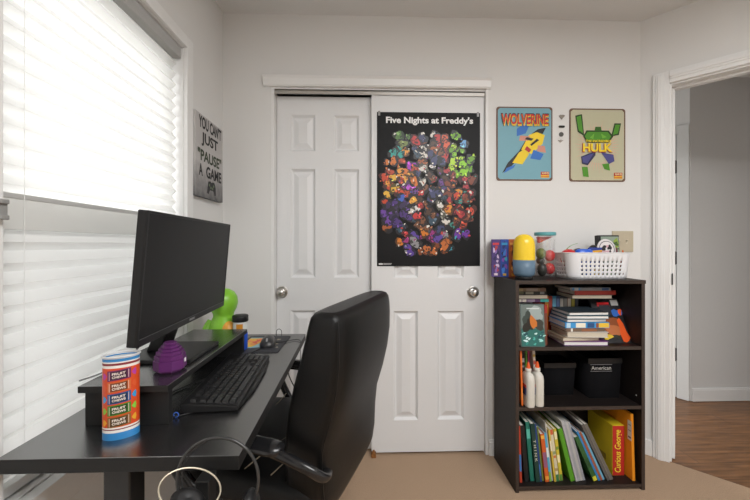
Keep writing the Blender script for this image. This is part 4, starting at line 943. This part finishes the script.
# headset on its bracket
hc = at(217, 481, .628)
hs = thing('headset', 'black headset with thin arched band hanging at the near desk end', 'headset', (hc.x, hc.y, .63))
R_ = .0755
m = M(); m.tube([(hc.x + R_ * cos(R(a_)), hc.y + .004, hc.z + R_ * 1.05 * sin(R(a_))) for a_ in range(-38, 219, 8)], .0032, 8, smooth=2); obj('headband', m, mat('band_black', (.03, .03, .03), .25), hs, 0, True)
m = M(); m.tube([(hc.x + (R_ - .006) * cos(R(a_)), hc.y + .008, hc.z + (R_ * 1.05 - .006) * sin(R(a_))) for a_ in range(110, 200, 8)], .0016, 6, smooth=2); obj('slider_wire', m, mat('band_black', (.03, .03, .03), .25), hs, 0, True)
rc_ = at(190.5, 489, .60); ax = Vector((.35, -.42, .84)).normalized(); ex = Vector((1, .1, -.30)).normalized(); ex = (ex - ax * ex.dot(ax)).normalized(); ey = ax.cross(ex)
m = M(); m.tube([tuple(rc_ + ex * (.052 * cos(k * pi / 16)) + ey * (.035 * sin(k * pi / 16))) for k in range(32)], .0016, 6, closed=True, smooth=1); o = obj('ear_ring', m, mat('pale_gold_wire', (.62, .56, .44), .3, .7), hs, 0, True); o['label'] = 'pale gold ring'
cm_ = frame(rc_ - ax * .012, ex, ey); m = M(); m.t = cm_; m.lathe([(.016, -.044), (.026, -.04), (.030, -.025), (.026, -.018), (.016, -.016), (.001, -.018)], n=28, sy=.67); obj('ear_cup', m, BLKP, hs, 0, True)
rc2 = hc + Vector((R_ * .8, 0, -.055)); m = M(); m.ball(tuple(rc2), .032, sx=.55, sz=1.1); obj('ear_cup', m, BLKP, hs, 0, True)

# ------------------------------------------------------------ desk chair
ch = thing('desk_chair', 'black leather office chair pulled up to the desk', 'office chair', (.018, 1.112, 0), atan2(.34, -.94))
# local: +x the way the chair faces, y = -w (w runs from the near to the far side)
def sring(s0, s1, hw_, z, n=40, ex=.38):
    c_, a_ = (s0 + s1) / 2, (s1 - s0) / 2; out = []
    for k in range(n):
        t = 2 * pi * k / n; ct, st = cos(t), sin(t)
        out.append((c_ + a_ * abs(ct) ** ex * (1 if ct > 0 else -1), hw_ * abs(st) ** ex * (1 if st > 0 else -1), z))
    return out
prof = [(.395, .075, .12, .10), (.405, .055, .15, .16), (.43, .046, .185, .200), (.47, .043, .195, .216), (.55, .043, .195, .227), (.62, .038, .188, .236), (.70, .014, .178, .241), (.78, -.004, .158, .243), (.85, -.012, .136, .243), (.91, -.012, .120, .242), (.95, -.010, .110, .240), (.970, -.006, .104, .237), (.982, .002, .094, .230), (.987, .016, .075, .215)]
prof = [(z_, a, b, h_ + .014) for z_, a, b, h_ in prof]
m = M(); m.loft([sring(a, b, h_, z_) for z_, a, b, h_ in prof]); bk_ = obj('backrest', m, LEATHER, ch)
for sgn in (1,):
    m = M(); m.tube([(a + .012, sgn * (h_ - .0005), z_) for z_, a, b, h_ in prof[2:12]], .0022, 6, smooth=3); obj('piping', m, LEATHER, bk_)
def seat_ring(x, hw_, z0, z1, n=36):
    out = []
    for k in range(n):
        t = 2 * pi * k / n; ct, st = cos(t), sin(t); out.append((x, hw_ * abs(ct) ** .4 * (1 if ct > 0 else -1), (z0 + z1) / 2 + (z1 - z0) / 2 * abs(st) ** .55 * (1 if st > 0 else -1)))
    return out
m = M(); m.loft([seat_ring(.06, .20, .43, .47), seat_ring(.075, .225, .405, .49), seat_ring(.14, .245, .395, .505), seat_ring(.30, .255, .39, .515), seat_ring(.45, .255, .39, .515), seat_ring(.55, .245, .39, .505), seat_ring(.595, .225, .40, .485), seat_ring(.61, .19, .42, .46)]); st_ = obj('seat', m, LEATHER, ch)
SEAM = mat('beige_piping', (.33, .27, .19), .5)
for s_ in (.11, .20, .29, .38, .47):
    m = M(); m.tube([(s_ + .02 * cos(k), .235 - k * .094, .5125) for k in range(6)], .0017, 6); obj('seam', m, SEAM if True else LEATHER, st_)
for sgn in (1, -1):
    w = sgn
    e_ = 0 if sgn > 0 else .055
    m = M(); m.tube([(.055 + e_, w * .222, .545), (.045 + e_, w * .262, .562), (.075 + e_, w * .283, .590), (.15, w * .288, .612), (.22, w * .288, .620), (.42, w * .288, .622), (.525, w * .288, .618), (.552, w * .288, .598), (.535, w * .286, .54), (.48, w * .278, .46), (.42, w * .255, .405), (.36, w * .18, .392)], lambda t_: (.014, .021), 10, smooth=5)
    ar = obj('armrest', m, GLOSSB, ch)
    m = M(); m.loft([[(x, w * .288 + hw_ * cos(2 * pi * k / 20), .628 + zz_ * sin(2 * pi * k / 20)) for k in range(20)] for x, hw_, zz_ in ((.148, .012, .008), (.155, .024, .014), (.18, .030, .018), (.30, .030, .018), (.48, .028, .017), (.53, .020, .012), (.54, .008, .006))]); obj('arm_pad', m, GLOSSB, ar)
sx_ = .33
m = M(); m.box(sx_ - .12, sx_ + .12, -.10, .10, .365, .395); obj('seat_plate', m, BLKM, ch, .006)
m = M(); m.lathe([(.03, .09), (.03, .22), (.022, .225), (.022, .37)], (sx_, 0, 0), 20); obj('gas_column', m, BLKM, ch)
for k in range(5):
    a_ = 2 * pi * k / 5 + .3; c_, s_ = cos(a_), sin(a_)
    m = M(); m.tube([(sx_, 0, .105), (sx_ + .14 * c_, .14 * s_, .098), (sx_ + .28 * c_, .28 * s_, .075)], lambda t_: (.022 - .008 * t_, .026 - .008 * t_), 10); lg = obj('base_leg', m, BLKP, ch)
    m = M(); 
    for o_ in (-.013, .013): m.t = Matrix.Translation((sx_ + .28 * c_, .28 * s_, .0275)) @ Matrix.Rotation(a_ + .8 * k, 4, 'Z'); m.lathe([(.012, -.009), (.0265, -.008), (.0275, 0), (.0265, .008), (.012, .009)], (0, o_, 0), 20, axis='y')
    m.t = Matrix.Identity(4); m.lathe([(.006, .03), (.006, .075)], (sx_ + .28 * c_, .28 * s_, 0), 8); obj('caster', m, BLKP, lg)
# loose cable under the desk
m = M(); m.tube([(-.34, 1.60, .70), (-.38, 1.66, .55), (-.33, 1.70, .38), (-.40, 1.74, .25), (-.5, 1.76, .06)], .003, 6)
setp(obj('power_cable', m, BLKP), 'black power cable hanging behind the far end of the desk', 'cable')
